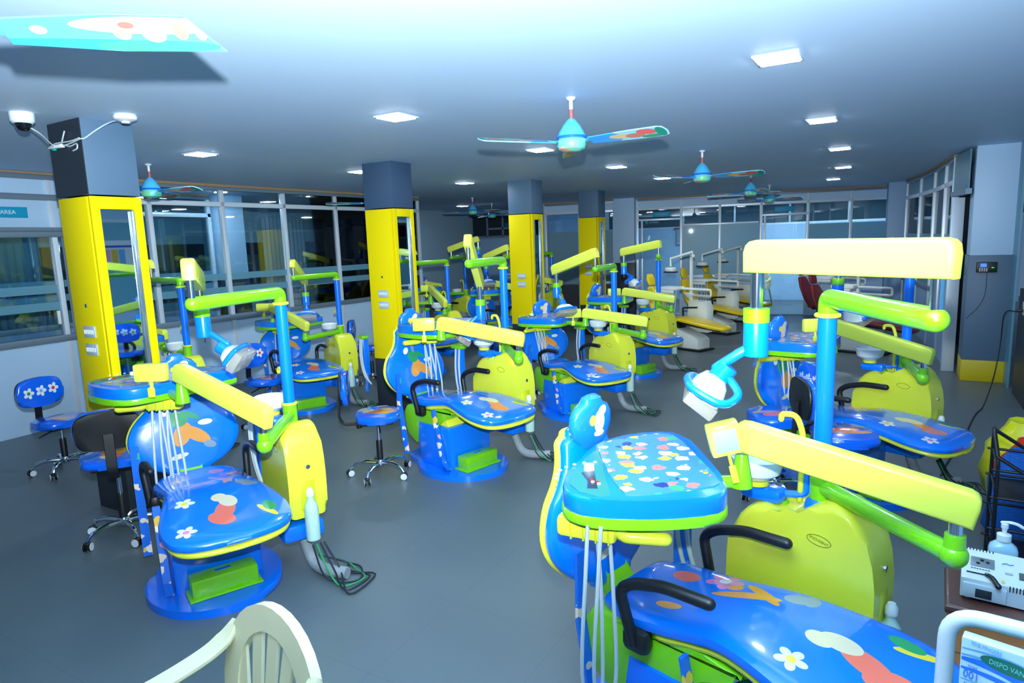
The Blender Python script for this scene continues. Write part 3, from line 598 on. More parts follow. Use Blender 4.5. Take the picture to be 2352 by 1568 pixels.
def unit(label, pose, up=-52, light=(171, 1.65), low=-30, spring=(-165, 1.12), tray=(-.09, -.1, 0), lamp=(200, 30), lampdrop=.1, zb=0, detail=True, view=True, lampyaw=None, drop=1.0, assist=None, emblem=False, TZ=1.0, vsh=.02, nh=3, hpos=None, hdir=60, topcol=None, extra=True, group='children\'s dental units with blue chairs'):
    x, y, yw, sz = pose
    t = thing('dental_unit', label, 'dental unit', (x, y, 0), yw, group); t.scale = (1, 1, sz)
    P = lambda n, k, b, m, par=t: part(n, k, b, m, par)
    P('base_plate', 'base', lambda: prism(B(), BASEO, 0, .042, 'z', .012), BLUE)
    P('pedestal', 'ped', lambda: prism(B(), [(-.10, .04), (.246, .04), (.25, .33), (.235, .345), (-.12, .345), (-.14, .2)], -.215, .215, 'y', .014), BLUE)
    P('lift_cover', 'lift', lambda: prism(B(), [(-.12, .30), (.2, .335), (.16, .41), (-.1, .445), (-.2, .43)], -.17, .17, 'y', .01), YEL)
    P('hinge_cover', 'hinge', lambda: prism(B(), smooth_closed([(-.32, .44), (-.33, .3), (-.27, .19), (-.15, .17), (-.04, .19), (.04, .29), (.10, .36), (.30, .45), (.28, .475), (-.2, .47)], 1), -.20, .20, 'y', .02), LIME)
    st = P('foot_step', 'step', lambda: (box(B(), (.325, 0, .095), (.12, .32, .10), .014)), LIME)
    P('step_flange', 'stepf', lambda: (box(B(), (.325, 0, .048), (.15, .352, .012), .005)), LIME, st)
    P('step_label', 'stepl', lambda: (box(B(), (.325, -.0, .1465), (.022, .075, .003), .001)), BLUE, st)
    P('seat_shell', 'shell', lambda: cushion(B(), [(a, b-.034, c-.012) for a, b, c in SEAT[6:]], tipth(SEAT[6:], .05, .69, .105)), YEL)
    P('seat_cushion', 'seat', lambda: cushion(B(), SEAT, tipth(SEAT, .078, .67, .125)), SEATM)
    P('back_shell', 'bshell', lambda: cushion(B(), [(a-.03, b, c+.004) for a, b, c in BACK], .045), YEL)
    P('backrest', 'back', lambda: cushion(B(), BACK, .075), BACKM)
    P('back_bracket', 'bbr', lambda: prism(B(), [(-.44, .72), (-.42, .5), (-.3, .38), (-.22, .40), (-.34, .52), (-.40, .72)], -.06, .06, 'y', .008), LIME)
    P('headrest', 'head', lambda: cushion(B(), [(-.45, .985, .07), (-.448, 1.01, .1), (-.445, 1.05, .112), (-.443, 1.09, .108), (-.441, 1.12, .085), (-.44, 1.135, .05)], .06), HEADM)
    P('headrest_stem', 'hstem', lambda: tube(B(), [(-.475, 0, .96), (-.47, 0, 1.08)], .012, 8), CHROME)
    for s in (-1, 1):
        a = P('armrest', 'arm%d' % s, lambda: tube(B(), fillet([(-.07, s*.25, .44), (-.115, s*.262, .615), (-.06, s*.262, .655), (.05, s*.262, .685), (.205, s*.258, .688)], .035, 4), [.019]*2+[.02]*14+[.021]*2+[.02]*2 if False else .0195, 12, 'round'), BLACK)
        P('armrest_hub', 'hub%d' % s, lambda: box(B(), (-.07, s*.225, .44), (.1, .06, .085), .025), BLACK, a)
    # cabinet
    cb = P('cabinet', 'cab', lambda: prism(B(), CAB, .325, .525, 'y', .03, 3), YEL)
    P('cabinet_base', 'cabb', lambda: box(B(), (.2, .40, .26), (.46, .22, .09), .02), BLUE, cb)
    P('link_beam', 'link', lambda: box(B(), (.1, .28, .25), (.22, .2, .08), .015), BLUE, cb)
    P('key_switch', 'key', lambda: lathe(B(), [(.012, 0), (.012, .012), (.004, .014)], seg=12, mx=Matrix.Translation((.455, .433, .62)) @ Matrix.Rotation(PI/2, 4, 'Y')), CHROME, cb)
    P('bottle_recess', 'rec', lambda: box(B(), (.452, .425, .47), (.03, .085, .17), .012), mat('recess_yellow', (196, 206, 30), .4), cb)
    bt = P('water_bottle', 'bot', lambda: lathe(B(), [(.02, 0), (.036, .012), (.037, .17), (.03, .205), (.016, .23), (.016, .25)], c=(.49, .425, .225), seg=18), BOTTLE)
    P('bottle_cap', 'botc', lambda: lathe(B(), [(.02, 0), (.02, .025), (.012, .04)], c=(.49, .425, .472), seg=14), WHITE, bt)
    P('emblem_oval', 'oval', lambda: tube(B(), [(.285+.04*math.cos(a_)*1, .3245, .70+.018*math.sin(a_)-.012*math.cos(a_)*.3) for a_ in [2*PI*k/24 for k in range(24)]], .0015, 5, closed=True), mat('olive_print', (130, 140, 30), .5), cb)
    if emblem:
        tx_ = text('SNO-DENT', .013, MATS['olive_print'], cb, frame((.285, .3240, .70), (1, 0, -.28), (.2, 0, 1)))
    # pole and arms
    px, py = POLE
    P('pole_collar', 'pcol', lambda: lathe(B(), [(.055, .77), (.05, .795), (.036, .812)], c=(px, py, 0), seg=24), BLUE)
    P('pole_joint', 'pj', lambda: lathe(B(), [(.037, .80), (.037, .91)], c=(px, py, 0), seg=20), LIME)
    pl = P('pole', 'pole', lambda: lathe(B(), [(.03, .905), (.03, 1.46)], c=(px, py, 0), seg=20), BLUE)
    for z_ in (.918, 1.457): P('pole_ring', 'ring%s' % z_, lambda: tube(B(), [(px+.035*math.cos(a_), py+.035*math.sin(a_), z_) for a_ in [2*PI*k/20 for k in range(20)]], .008, 8, closed=True), YEL, pl)
    ub = az(POLE, up, .62); fin(tube(B(), fillet([(px, py, 1.462), (px, py, 1.515), (ub[0], ub[1], 1.515)], .05, 6), .031, 16, 'round'), 'light_arm', LIME, t)
    fin(tube(B(), [(ub[0], ub[1], 1.535), (ub[0], ub[1], 1.63)], .016, 14), 'chrome_post', CHROME, t)
    def slab(b, a, L, z0, z1, h, m, name, parent=t, th=.058):
        """spring arm: rounded bar from b at height z0 to the tip at height z1"""
        e = az(b, a, L); d = Vector((e[0]-b[0], e[1]-b[1], z1-z0)); Ln = d.length; xd = d.normalized()
        side = Vector((-math.sin(R(a)), math.cos(R(a)), 0)); upv = xd.cross(side)*-1
        if upv.z < 0: upv = -upv
        M_ = Matrix((xd, side, upv)).transposed().to_4x4(); M_.translation = Vector((b[0], b[1], z0))
        o = [(-.04, 0), (Ln+.035, 0), (Ln+.037, h*.62), (Ln+.030, h*.84), (Ln+.016, h*.96), (Ln-.006, h), (-.010, h), (-.028, h*.95), (-.038, h*.84), (-.042, h*.6)]
        bm = B(); prism(bm, o, -th/2, th/2, 'y', .011, 3, mx=M_)
        ob = fin(bm, name, m, parent)
        for q in (.09, Ln-.07):
            p = M_ @ Vector((q, -th/2-.001, .018)); fin(ball(B(), p, .005, 8, 6), 'screw', CHROME, ob)
        return e
    lz_ = light[1]
    e = slab(ub, light[0], .50, 1.615, lz_-.03, .098, ARMY, 'light_spring_arm')
    # lamp
    d_ = lampdrop; z = lz_-.03
    fin(tube(B(), [(e[0], e[1], z+.01), (e[0], e[1], z-d_)], .019, 14), 'lamp_post', CHROME, t)
    lt = fin(lathe(B(), [(.036, 0), (.0375, .002), (.0375, .105), (.036, .11)], c=(e[0], e[1], z-d_-.135), seg=20), 'lamp_joint', BLUE, t)
    fin(lathe(B(), [(.039, 0), (.039, .042)], c=(e[0], e[1], z-d_-.03), seg=20), 'lamp_collar', YEL if topcol else LIME, lt)
    fin(lathe(B(), [(.003, 0), (.006, .01), (.003, .04)], c=(e[0], e[1], z-d_-.172), seg=8), 'lamp_tip', CHROME, lt)
    la, tilt = lamp; dv = Vector((math.cos(R(la)), math.sin(R(la)), 0)); j = Vector((e[0], e[1], z-d_-.1))
    hp = j+dv*.115+Vector((0, 0, -.115))
    fin(tube(B(), [j, j+dv*.05+Vector((0, 0, -.03)), hp+Vector((0, 0, .04))], .016, 12, 'round'), 'lamp_neck', BLUE, lt)
    ax = (dv*math.sin(R(tilt))+Vector((0, 0, -math.cos(R(tilt))))).normalized(); sd = ax.cross(dv).normalized() if abs(ax.dot(dv)) < .99 else Vector((0, 0, 1)); fw = sd.cross(ax)
    HM = Matrix((sd, fw, ax)).transposed().to_4x4(); HM.translation = hp
    hd = fin(lathe(B(), [(.03, -.06), (.034, -.055), (.034, .02)], mx=HM, seg=20), 'lamp_head', BLUE, t)
    bm = B(); rr = []
    prof = [(.035, -.015), (.066, 0), (.086, .03), (.092, .058)]
    for r_, q in prof: rr.append([bm.verts.new(HM @ Vector((r_*1.15*math.copysign(abs(math.cos(2*PI*k/24))**.7, math.cos(2*PI*k/24)), r_*.62*math.copysign(abs(math.sin(2*PI*k/24))**.7, math.sin(2*PI*k/24)), q))) for k in range(24)])
    for a_, b_ in zip(rr, rr[1:]):
        for k in range(24): bm.faces.new((a_[k], a_[(k+1) % 24], b_[(k+1) % 24], b_[k]))
    bm.faces.new(rr[0]); bm.faces.new(rr[-1]); fin(bm, 'reflector', PORC, hd)
    bm = B(); box(bm, (0, 0, .078), (.205, .105, .045), .008); bmesh.ops.transform(bm, matrix=HM, verts=bm.verts); fin(bm, 'lamp_shield', CLEARP, hd)
    hpts = [(.115, -.02, .045), (.11, .055, .05), (0, .075, .052), (-.11, .055, .05), (-.13, -.05, .03), (-.07, -.075, -.02), (-.02, -.03, -.03)]
    fin(tube(B(), [HM @ v for v in fillet([Vector(q) for q in hpts], .04, 4)], .0125, 10, 'round'), 'lamp_handle', BLUE, hd)
    # delivery arm
    lb_ = az(POLE, low, .52)
    fin(tube(B(), [(px, py, .855), (lb_[0], lb_[1], .845)], .029, 14, 'round'), 'lower_arm', LIME, t)
    bm = ball(B(), (lb_[0], lb_[1], .845), .036); fin(bm, 'arm_ball', LIME, t)
    fin(lathe(B(), [(.028, .85), (.026, .905)], c=(lb_[0], lb_[1], 0), seg=18), 'arm_socket', LIME, t)
    fin(tube(B(), [(lb_[0], lb_[1], .90), (lb_[0], lb_[1], .955)], .018, 12), 'chrome_post', CHROME, t)
    e2 = slab(lb_, spring[0], .58, .94, spring[1]-.05, .10, ARMY, 'delivery_spring_arm')
    zt = spring[1]-.05; tx, ty, tr = tray
    if zt > TZ-.02: fin(tube(B(), [(e2[0], e2[1], zt+.01), (e2[0], e2[1], TZ-.06)], .012, 10), 'chrome_post', CHROME, t)
    fin(lathe(B(), [(.036, -.07), (.034, -.05), (.02, .035), (.018, .04)], c=(e2[0], e2[1], TZ), seg=18), 'tray_cone', LIME, t)
    fin(tube(B(), [(e2[0], e2[1], TZ-.055), (tx, ty, TZ-.065)], .022, 10, 'round'), 'tray_bar', LIME, t)
    TM = Matrix.Translation((tx, ty, TZ)) @ Matrix.Rotation(R(tr), 4, 'Z')
    tr_ = fin(prism(B(), smooth_closed(TRAYO, 1), -.062, .0, 'z', .012, 3), 'instrument_tray', BLUE, t); tr_.matrix_local = TM
    q = fin(prism(B(), [(a*1.01, b*1.01) for a, b in smooth_closed(TRAYO, 1)], -.088, -.056, 'z', .008, 2), 'tray_underside', LIME, tr_)
    q = fin(prism(B(), smooth_closed(MATO, 1), .0, .004), 'tray_mat', MATP, tr_)
    q = fin(prism(B(), [(-.17, -.235), (-.215, -.13), (-.235, -.06), (-.02, -.325), (-.085, -.34), (-.12, -.31)] if 0 else [(-.228, -.03), (-.20, -.12), (-.145, -.23), (-.085, -.325), (-.02, -.355), (.045, -.345), (.065, -.315), (-.21, -.03)], .0, .003), 'control_panel', mat('teal_control_panel', (30, 120, 110), .4), tr_)
    if detail:
        fin(lathe(B(), [(.018, 0), (.016, .018), (.006, .02)], c=(-.12, -.19, .003), seg=16), 'dial', WHITE, tr_)
        for k in range(8):
            a_ = 2.2+k*.24; fin(lathe(B(), [(.006, 0), (.006, .003)], c=(-.02+.17*math.cos(a_), -.2+.15*math.sin(a_)-.02, .003), seg=8), 'button', WHITE, tr_)
        fin(prism(B(), [(-.06, -.27), (-.02, -.32), (.005, -.30), (-.10, -.19), (-.12, -.23)], .003, .004), 'dark_display', mat('dark_display', (30, 40, 56), .3), tr_)
        for k in range(4): fin(box(B(), (-.05+.012*k, -.262-.01*(k % 2), .006), (.008, .008, .005)), 'toggle', WHITE if k % 2 else RED, tr_)
    # film viewer clipped beside the arm end
    if view:
        dv2 = Vector((e2[0]-lb_[0], e2[1]-lb_[1], 0)).normalized(); vc = Vector((e2[0], e2[1], zt+.045))+dv2*.11+Vector((math.cos(R(210.5)-yw), math.sin(R(210.5)-yw), 0))*vsh
        M2 = Matrix.Translation(vc) @ Matrix.Rotation(R(30.5)-yw, 4, 'Z')
        v = fin(box(B(), (0, 0, 0), (.165, .052, .092), .012), 'film_viewer', ARMY, t); v.matrix_local = M2
        if view == 2: v.matrix_local = Matrix.Translation((e2[0]-.03, e2[1]-.06, zt+.05)) @ Matrix.Rotation(R(38), 4, 'Z') @ Matrix.Rotation(R(-14), 4, 'Y')
        fin(box(B(), (-.0, .027, .0), (.12, .004, .06), .002), 'viewer_screen', mat('viewer_screen_white', (150, 182, 194), .3), v)
        if view == 2: v.scale = (.62, 1.2, 1.15); fin(box(B(), (.0, -.028, .0), (.115, .004, .062), .002), 'viewer_screen', MATS['viewer_screen_white'], v)
        fin(tube(B(), [(0, -.01, -.04), (0, -.015, -.1)], .009, 8), 'viewer_stem', YEL, v); fin(box(B(), (0, -.02, -.10), (.035, .012, .05), .004), 'viewer_clip', YEL, v)
    # handpiece holder and hoses
    hx, hy = (TM @ Vector((-.06*1, -.33, 0)))[0:2]
    hh = Vector((hpos[0], hpos[1], TZ-.14)) if hpos else Vector(TM @ Vector((-.03, -.20, -.14))); hd_ = Vector((math.cos(R(hdir)), math.sin(R(hdir)), 0))
    if detail:
        ho = fin(tube(B(), fillet([hh+Vector((0, 0, .07)), hh, hh-hd_*.0+hd_*(-.13)+Vector((hd_.y, -hd_.x, 0))*.03], .04, 4), .021, 12, 'round'), 'holder_tube', YEL, t)
    an = math.atan2(hd_.y, hd_.x)
    hb = fin(box(B(), hh+hd_*.10+Vector((0, 0, .012)), (.19, .06, .066), .016, Matrix.Rotation(an, 3, 'Z')), 'handpiece_holder', YEL, t)
    for k in range(4):
        c_ = hh+hd_*(.025+.04*k)+Vector((0, 0, .012))
        fin(box(B(), c_, (.006, .063, .069), .002, Matrix.Rotation(an, 3, 'Z')), 'rib', MATS['recess_yellow'], hb)
    sd_ = Vector((hd_.y, -hd_.x, 0))
    for k in range(nh):
        c_ = hh+hd_*(.03+.04*k)
        pts = [c_+Vector((0, 0, -.01)), c_+sd_*.03+Vector((0, 0, -.16*drop)), c_+sd_*(.045-.02*k)+Vector((0, 0, (-.36-.03*k)*drop)), c_+sd_*.02+hd_*.03+Vector((0, 0, (-.44-.03*k)*drop)), c_-sd_*.02+hd_*.05+Vector((0, 0, -.34*drop)), c_-sd_*.05+hd_*.02+Vector((0, 0, -.1)), c_-sd_*.08+Vector((0, 0, .06))]
        fin(tube(B(), spline(pts, 6), .0065, 7), 'hose', HOSE, t)
    if detail:
        fin(tube(B(), [hh+hd_*.03+sd_*.02+Vector((0, 0, .0)), hh+hd_*.03+sd_*.03+Vector((0, 0, .09))], [.008, .005], 8, 'round'), 'handpiece', CHROME, t)
    # cuspidor
    bw = P('bowl', 'bowl', lambda: lathe(B(), [(.02, .835), (.05, .845), (.082, .87), (.092, .905), (.094, .925), (.088, .928), (.08, .905), (.05, .875), (.01, .868)], c=(.03, .39, 0), seg=28), PORC)
    P('bowl_ring', 'bring', lambda: lathe(B(), [(.044, .822), (.044, .84)], c=(.03, .39, 0), seg=20), YEL, bw)
    P('bowl_arm', 'barm', lambda: box(B(), (.055, .40, .793), (.155, .085, .055), .02), BLUE)
    P('bowl_foot', 'bfoot', lambda: lathe(B(), [(.04, .755), (.036, .775)], c=(.1, .42, 0), seg=18), LIME)
    P('cup_spout', 'spout', lambda: tube(B(), fillet([(.17, .44, .78), (.175, .44, 1.03), (.15, .435, 1.095), (.1, .43, 1.09), (.098, .43, 1.07)], .035, 4), .0105, 10, 'round'), YEL)
    P('spout_pipe', 'spp', lambda: tube(B(), fillet([(.12, .41, .80), (.19, .45, .80), (.19, .455, .98)], .03, 4), .013, 10), BLUE)
    # assistant post
    ap = P('assistant_post', 'ap', lambda: box(B(), (-.29, .40, .60), (.055, .07, .42), .012), BLUE)
    P('assistant_holder', 'ah', lambda: box(B(), (-.27, .37, .825), (.14, .08, .04), .018), LIME, ap)
    if assist: ap.location = (assist[0], assist[1], 0)
    P('post_foot', 'apf', lambda: tube(B(), fillet([(-.29, .4, .42), (-.2, .36, .3), (-.08, .3, .26)], .08, 4), .02, 8), BLUE, ap)
    for k, dx in enumerate((-.025, .02)):
        P('suction_hose', 'sh%d' % k, lambda: tube(B(), spline([(-.25+dx, .345, .83), (-.25+dx, .33, .66), (-.24+dx, .335, .5), (-.2+dx, .35, .38), (-.1, .36, .32)], 5), .009, 8), HOSE, ap)
    if extra:
        # straps
        P('strap', 'strap1', lambda: prism(B(), [(-.26, .70), (-.272, .70), (-.275, .45), (-.215, .10), (-.202, .10), (-.262, .45)], -.30, -.256, 'y'), STRAP)
        P('strap', 'strap2', lambda: prism(B(), [(.12, .475), (.106, .475), (.14, .3), (.20, .09), (.27, .055), (.272, .063), (.214, .1), (.156, .3)], -.262, -.226, 'y'), STRAP)
        # hose and cables on the floor by the cabinet
        P('drain_hose', 'drain', lambda: tube(B(), spline([(.30, .42, .24), (.34, .44, .1), (.40, .46, .04), (.50, .50, .035), (.58, .56, .035)], 6), .032, 12), mat('corrugated_grey', (150, 160, 165), .5, bump=.6, bscale=90))
        for k in range(4):
            P('floor_cable', 'fc%d' % k, lambda: tube(B(), spline([(.48, .42+.02*k, .20), (.55, .44+.03*k, .06), (.60+.05*k, .50, .012), (.64, .60+.03*k, .010), (.52, .66-.03*k, .010), (.42, .62, .012), (.3, .5, .05)], 6), .005, 6), mat('green_cable', (40, 150, 90), .5) if k == 1 else mat('dark_cable', (26, 36, 46), .5))
    return t
unit('blue dental unit nearest the camera at right, big white-lit arm above', (-.54, 2.084, -.283, 1.007), up=-47, light=(170.8, 1.65), low=-29, spring=(-169, 1.10), tray=(-.09, -.10, 0), lamp=(-150, 38), lampdrop=.12, emblem=True, nh=2, view=2, drop=1.4, hpos=(-.03, -.37), hdir=200)
unit('blue dental unit in the left foreground beside the nearest column', (-3.197, 2.056, -.418, 1.009), up=-52, light=(166, 1.575), low=-30, spring=(-155, 1.15), tray=(-.27, -.10, -25), lamp=(54, 55), drop=1.3, vsh=.075, TZ=1.065, hpos=(-.22, -.20), hdir=58)
unit('blue dental unit before the second yellow column, stool at its left', (-3.028, 4.106, -.244, 1.061), up=-68, light=(129, 1.35), low=-35, spring=(-146, 1.10), TZ=1.055, tray=(-.14, .12, -38), lamp=(-120, 35))
unit('blue dental unit before the third yellow column, centre of the room', (-2.86, 5.962, -.514, .973), up=-55, light=(-168, 1.49), low=-8, spring=(-147, 1.06), tray=(-.20, -.02, -10), lamp=(0, 30), hdir=90)
unit('fourth blue dental unit of the centre row, near the white units', (-3.003, 8.006, -.268, .997), up=-57, light=(-178, 1.56), low=-40, spring=(-155, 1.08), tray=(-.16, .02, -25), lamp=(60, 30), detail=False)
unit('second blue dental unit on the right, behind the nearest one', (-.293, 4.853, -.406, .99), up=-78, light=(150, 1.56), low=-57, spring=(178, 1.12), tray=(-.28, .10, -28), lamp=(60, 30), view=1)
unit('blue dental unit by the left glazing, behind the nearest column', (-5.937, 3.256, -.35, .995), up=-170, light=(-150, 1.5), low=-170, spring=(-150, 1.0), tray=(-.3, .1, 60), lamp=(-30, 30), detail=False)
unit('blue dental unit by the left glazing, between the first two columns', (-5.754, 5.001, -.418, .964), up=-64, light=(150, 1.44), low=-65, spring=(-163, 1.17), tray=(-.2, -.0, -30), lamp=(-20, 40), detail=False, assist=(1.0, .12))
unit('far blue dental unit seen just right of the second column', (-5.72, 7.05, -.35, 1.0), up=-75, light=(-140, 1.42), low=-40, spring=(165, 1.15), tray=(-.25, -.1, 10), lamp=(-30, 30), detail=False, extra=False)
unit('far blue dental unit hidden mostly behind the third column', (-5.55, 9.0, -.3, 1.0), up=-70, light=(-178, 1.50), low=-40, spring=(-160, 1.1), tray=(-.1, -.1, 10), lamp=(-30, 30), detail=False, extra=False)
unit('farthest blue dental unit between the third and fourth columns', (-5.88, 10.6, -.3, 1.0), up=-90, light=(-170, 1.5), low=-30, spring=(-150, 1.1), tray=(-.1, -.1, 10), lamp=(-30, 30), detail=False, extra=False)
unit('dim blue dental unit at the far left, deepest behind the second column', (-7.05, 9.45, -.3, 1.0), up=-60, light=(30, 1.8), low=-150, spring=(-150, 1.1), tray=(-.1, -.1, 10), lamp=(-30, 30), detail=False, extra=False)

# ---------------------------------------------------------------- stools
def stool(label, x, y, a, sh=.48, star=20, group='blue printed stools on castors'):
    t = thing('stool', label, 'stool', (x, y, 0), R(a), group)
    P = lambda n, k, b, m, par=t: part(n, 'stool_'+k, b, m, par)
    seat = P('seat', 'seat', lambda: prism(B(), smooth_closed([(-.16, -.13), (-.10, -.185), (.10, -.19), (.175, -.12), (.175, .12), (.10, .19), (-.10, .185), (-.16, .13)], 2), -.025, .032, 'z', .026, 4), STOOLS)
    P('seat_pan', 'pan', lambda: box(B(), (0, 0, -.035), (.24, .26, .022), .01), BLACK, seat)
    P('height_lever', 'lever', lambda: tube(B(), [(0, -.02, -.05), (.02, -.15, -.075), (.02, -.18, -.085)], .006, 8, 'round'), BLACK, seat)
    seat.location.z = sh
    bk = P('backrest', 'back', lambda: (lambda bm: bm)(prism(B(), smooth_closed([(-.155, -.06), (-.11, -.10), (.11, -.10), (.155, -.06), (.165, .04), (.11, .095), (-.11, .095), (-.165, .04)], 2), -.018, .024, 'x', .02, 3)), STOOLB_)
    P('back_cover', 'bcov', lambda: prism(B(), smooth_closed([(-.15, -.06), (-.11, -.095), (.11, -.095), (.15, -.06), (.16, .04), (.11, .09), (-.11, .09), (-.16, .04)], 2), -.036, -.015, 'x', .01, 2), BLACK, bk)
    bk.location = (-.225, 0, sh+.24); bk.scale = (1, 1.12, 1.25)
    br = P('back_bracket', 'brk', lambda: sweep(B(), fillet([(.02, 0, -.05), (-.25, 0, -.05), (-.285, 0, .0), (-.27, 0, .22)], .06, 5), (0, 1, 0), .055, .014), BLACK); br.location.z = sh
    P('bracket_knob', 'knob', lambda: lathe(B(), [(.02, -.085), (.024, -.06), (.02, -.045)], c=(-.14, 0, 0), seg=12), BLACK, br)
    gl = fin(lathe(B(), [(.026, .11), (.024, .13), (.024, .27), (.021, .28)], seg=16), 'gas_sleeve', BLACK, t)
    fin(lathe(B(), [(.013, .27), (.013, sh-.045)], seg=12), 'gas_piston', CHROME, gl)
    fin(lathe(B(), [(.028, .075), (.034, .085), (.034, .115), (.028, .125)], seg=18), 'star_hub', CHROME, t)
    for k in range(5):
        an = R(star+72*k); c, s = math.cos(an), math.sin(an)
        l = P('star_leg', 'leg%d%d' % (k, star), lambda: tube(B(), spline([(c*.02, s*.02, .10), (c*.12, s*.12, .108), (c*.2, s*.2, .09), (c*.235, s*.235, .055)], 5), [.016]*6+[.014]*5+[.011]*5, 10), CHROME)
        ct = P('caster', 'cas%d%d' % (k, star), lambda: wheel(c*.235, s*.235, an+.6), BLACK)
        for sd in (-1, 1): P('caster_rim', 'rim%d%d%d' % (k, star, sd), lambda: wheel(c*.235, s*.235, an+.6, sd), WHITE, ct)
    return t
def wheel(x, y, a, rim=0):
    bm = B(); M_ = Matrix.Translation((x, y, .027)) @ Matrix.Rotation(a, 4, 'Z') @ Matrix.Rotation(PI/2, 4, 'X')
    for s in ((rim,) if rim else (-1, 1)):
        if rim:
            lathe(bm, [(.013, s*.0235), (.024, s*.0235), (.025, s*.021), (.014, s*.021)], mx=M_, seg=16)
        else: lathe(bm, [(.02, s*.008), (.026, s*.01), (.026, s*.021), (.012, s*.0225)], mx=M_, seg=16)
    if not rim: box(bm, (x, y, .045), (.03, .03, .02), .006)
    return bm
def sweep(bm, pts, side, w, t):
    pts = [Vector(p) for p in pts]; side = Vector(side).normalized(); rings = []
    for i, p in enumerate(pts):
        d = (pts[min(i+1, len(pts)-1)]-pts[max(i-1, 0)]).normalized(); n = d.cross(side).normalized()
        ww = w[i] if isinstance(w, (list, tuple)) else w
        rings.append([bm.verts.new(p+side*a*ww/2+n*b*t/2) for a, b in ((-1, -.5), (-.9, -1), (.9, -1), (1, -.5), (1, .5), (.9, 1), (-.9, 1), (-1, .5))])
    for a, b in zip(rings, rings[1:]):
        for k in range(8): bm.faces.new((a[k], a[(k+1) % 8], b[(k+1) % 8], b[k]))
    bm.faces.new(rings[0][::-1]); bm.faces.new(rings[-1]); return bm
STOOLB_ = ell_mat('printed_stool_back', (0, 100, 235), flower(-.085, 0, .028, WH, GN)+flower(0, .005, .028, WH, (80, 190, 230))+flower(.085, .01, .028, WH, (225, 50, 60)), (1, 2))
stool('blue stool standing alone against the left wall, pad facing the camera', -5.86, 2.59, 5, .42)
stool('blue stool left of the second column, seen from its side', -3.36, 3.64, 40, .47, 30)
stool('blue stool in front of the unit by the left glazing, flower pad facing out', -5.34, 4.22, -5, .47)
stool('blue stool behind the left foreground unit, its black pad back showing', -4.12, 2.10, 148, .51, 54)
stool('blue stool of the second right unit, farther of the pair', -.62, 4.48, 210, .54)
stool('blue stool nearer the camera behind the pole of the nearest unit', -.21, 4.20, 25, .54, 40)
stool('blue stool peeping out left of the second yellow column', -5.80, 6.25, 35, .47)
stool('dark stool far back between the second and third columns', -6.4, 8.5, 120, .47)
stool('blue stool behind the centre unit by the third column', -3.65, 6.3, 20, .47)

# ---------------------------------------------------------------- plain white clinic units at the far end
def clinic(label, x, y, a, vin, group, back=65, arm=150):
    t = thing('clinic_unit', label, 'dental unit', (x, y, 0), R(a), group)
    k = 'c%s' % vin.name
    P = lambda n, q, b, m, par=t: part(n, k+q, b, m, par)
    P('base_box', 'b', lambda: prism(B(), [(-.10, .03), (.52, .03), (.52, .17), (.44, .22), (.10, .33), (-.1, .33)], -.15, .15, 'y', .012), IVORY)
    P('foot_plate', 'f', lambda: box(B(), (.18, 0, .015), (.80, .38, .03), .008), BLACK)
    P('seat_frame', 'sf', lambda: cushion(B(), [(-.2, .40, .18), (.2, .415, .18), (.6, .37, .15), (.85, .34, .12)], .035), BLACK)
    P('seat_cushion', 's', lambda: cushion(B(), [(-.25, .44, .2), (-.1, .445, .23), (.2, .465, .22), (.45, .43, .21), (.75, .385, .18), (.9, .365, .12)], .075), vin)
    P('backrest', 'bk', lambda: cushion(B(), [(-.28, .46, .15), (-.34, .6, .2), (-.42, .78, .19), (-.48, .92, .12)], .07), vin)
    P('headrest', 'h', lambda: cushion(B(), [(-.50, .99, .08), (-.52, 1.06, .1), (-.54, 1.13, .07)], .05), vin)
    P('riser', 'r', lambda: box(B(), (-.02, 0, .33), (.3, .2, .12), .02), BLACK)
    P('side_cabinet', 'cb', lambda: prism(B(), [(.02, .22), (.34, .22), (.36, .6), (.30, .72), (.0, .72), (-.03, .5)], .30, .48, 'y', .02), IVORY)
    P('bowl', 'bo', lambda: lathe(B(), [(.02, .74), (.06, .77), (.085, .82), (.08, .83), (.04, .79)], c=(-.05, .38, 0), seg=20), PORC)
    P('pole', 'p', lambda: box(B(), (-.02, .40, 1.03), (.038, .05, .86), .006), IVORY)
    P('top_arm', 'ta', lambda: box(B(), (.12, .22, 1.44), (.50, .045, .035), .006, Matrix.Rotation(R(-48), 3, 'Z')), IVORY)
    P('light_spring_arm', 'la', lambda: tube(B(), [(.28, .03, 1.42), (.28, .03, 1.50), (-.1, -.02, 1.40), (-.1, -.02, 1.28)], .018, 8), IVORY)
    l = P('lamp_head', 'lh', lambda: box(B(), (-.1, -.02, 1.23), (.16, .10, .07), .02), IVORY); P('lamp_rim', 'lr', lambda: box(B(), (-.1, -.02, 1.19), (.2, .12, .018), .006), BLACK, l)
    P('tray_arm', 'tm', lambda: tube(B(), fillet([(-.02, .40, .80), (.55, .12, .82), (.55, .12, .92), (.12, -.12, .95)], .03, 3), .018, 8), IVORY)
    tr = P('instrument_tray', 'tr', lambda: box(B(), (.02, -.14, .95), (.32, .22, .05), .015), IVORY)
    P('handpiece_rack', 'hr', lambda: box(B(), (.02, -.27, .90), (.26, .04, .05), .01), IVORY, tr)
    for j in range(3): P('hose', 'ho%d' % j, lambda: tube(B(), spline([(-.05+.06*j, -.27, .88), (-.05+.06*j, -.30, .6), (.0+.05*j, -.27, .5), (.02+.05*j, -.2, .6), (.02+.05*j, -.16, .92)], 4), .006, 6), HOSE, tr)
    P('armrest', 'ar', lambda: tube(B(), fillet([(-.05, .25, .42), (-.08, .26, .6), (.2, .25, .62)], .03, 3), .014, 8, 'round'), BLACK)
    return t
GW_ = 'ivory dental units at the far end'
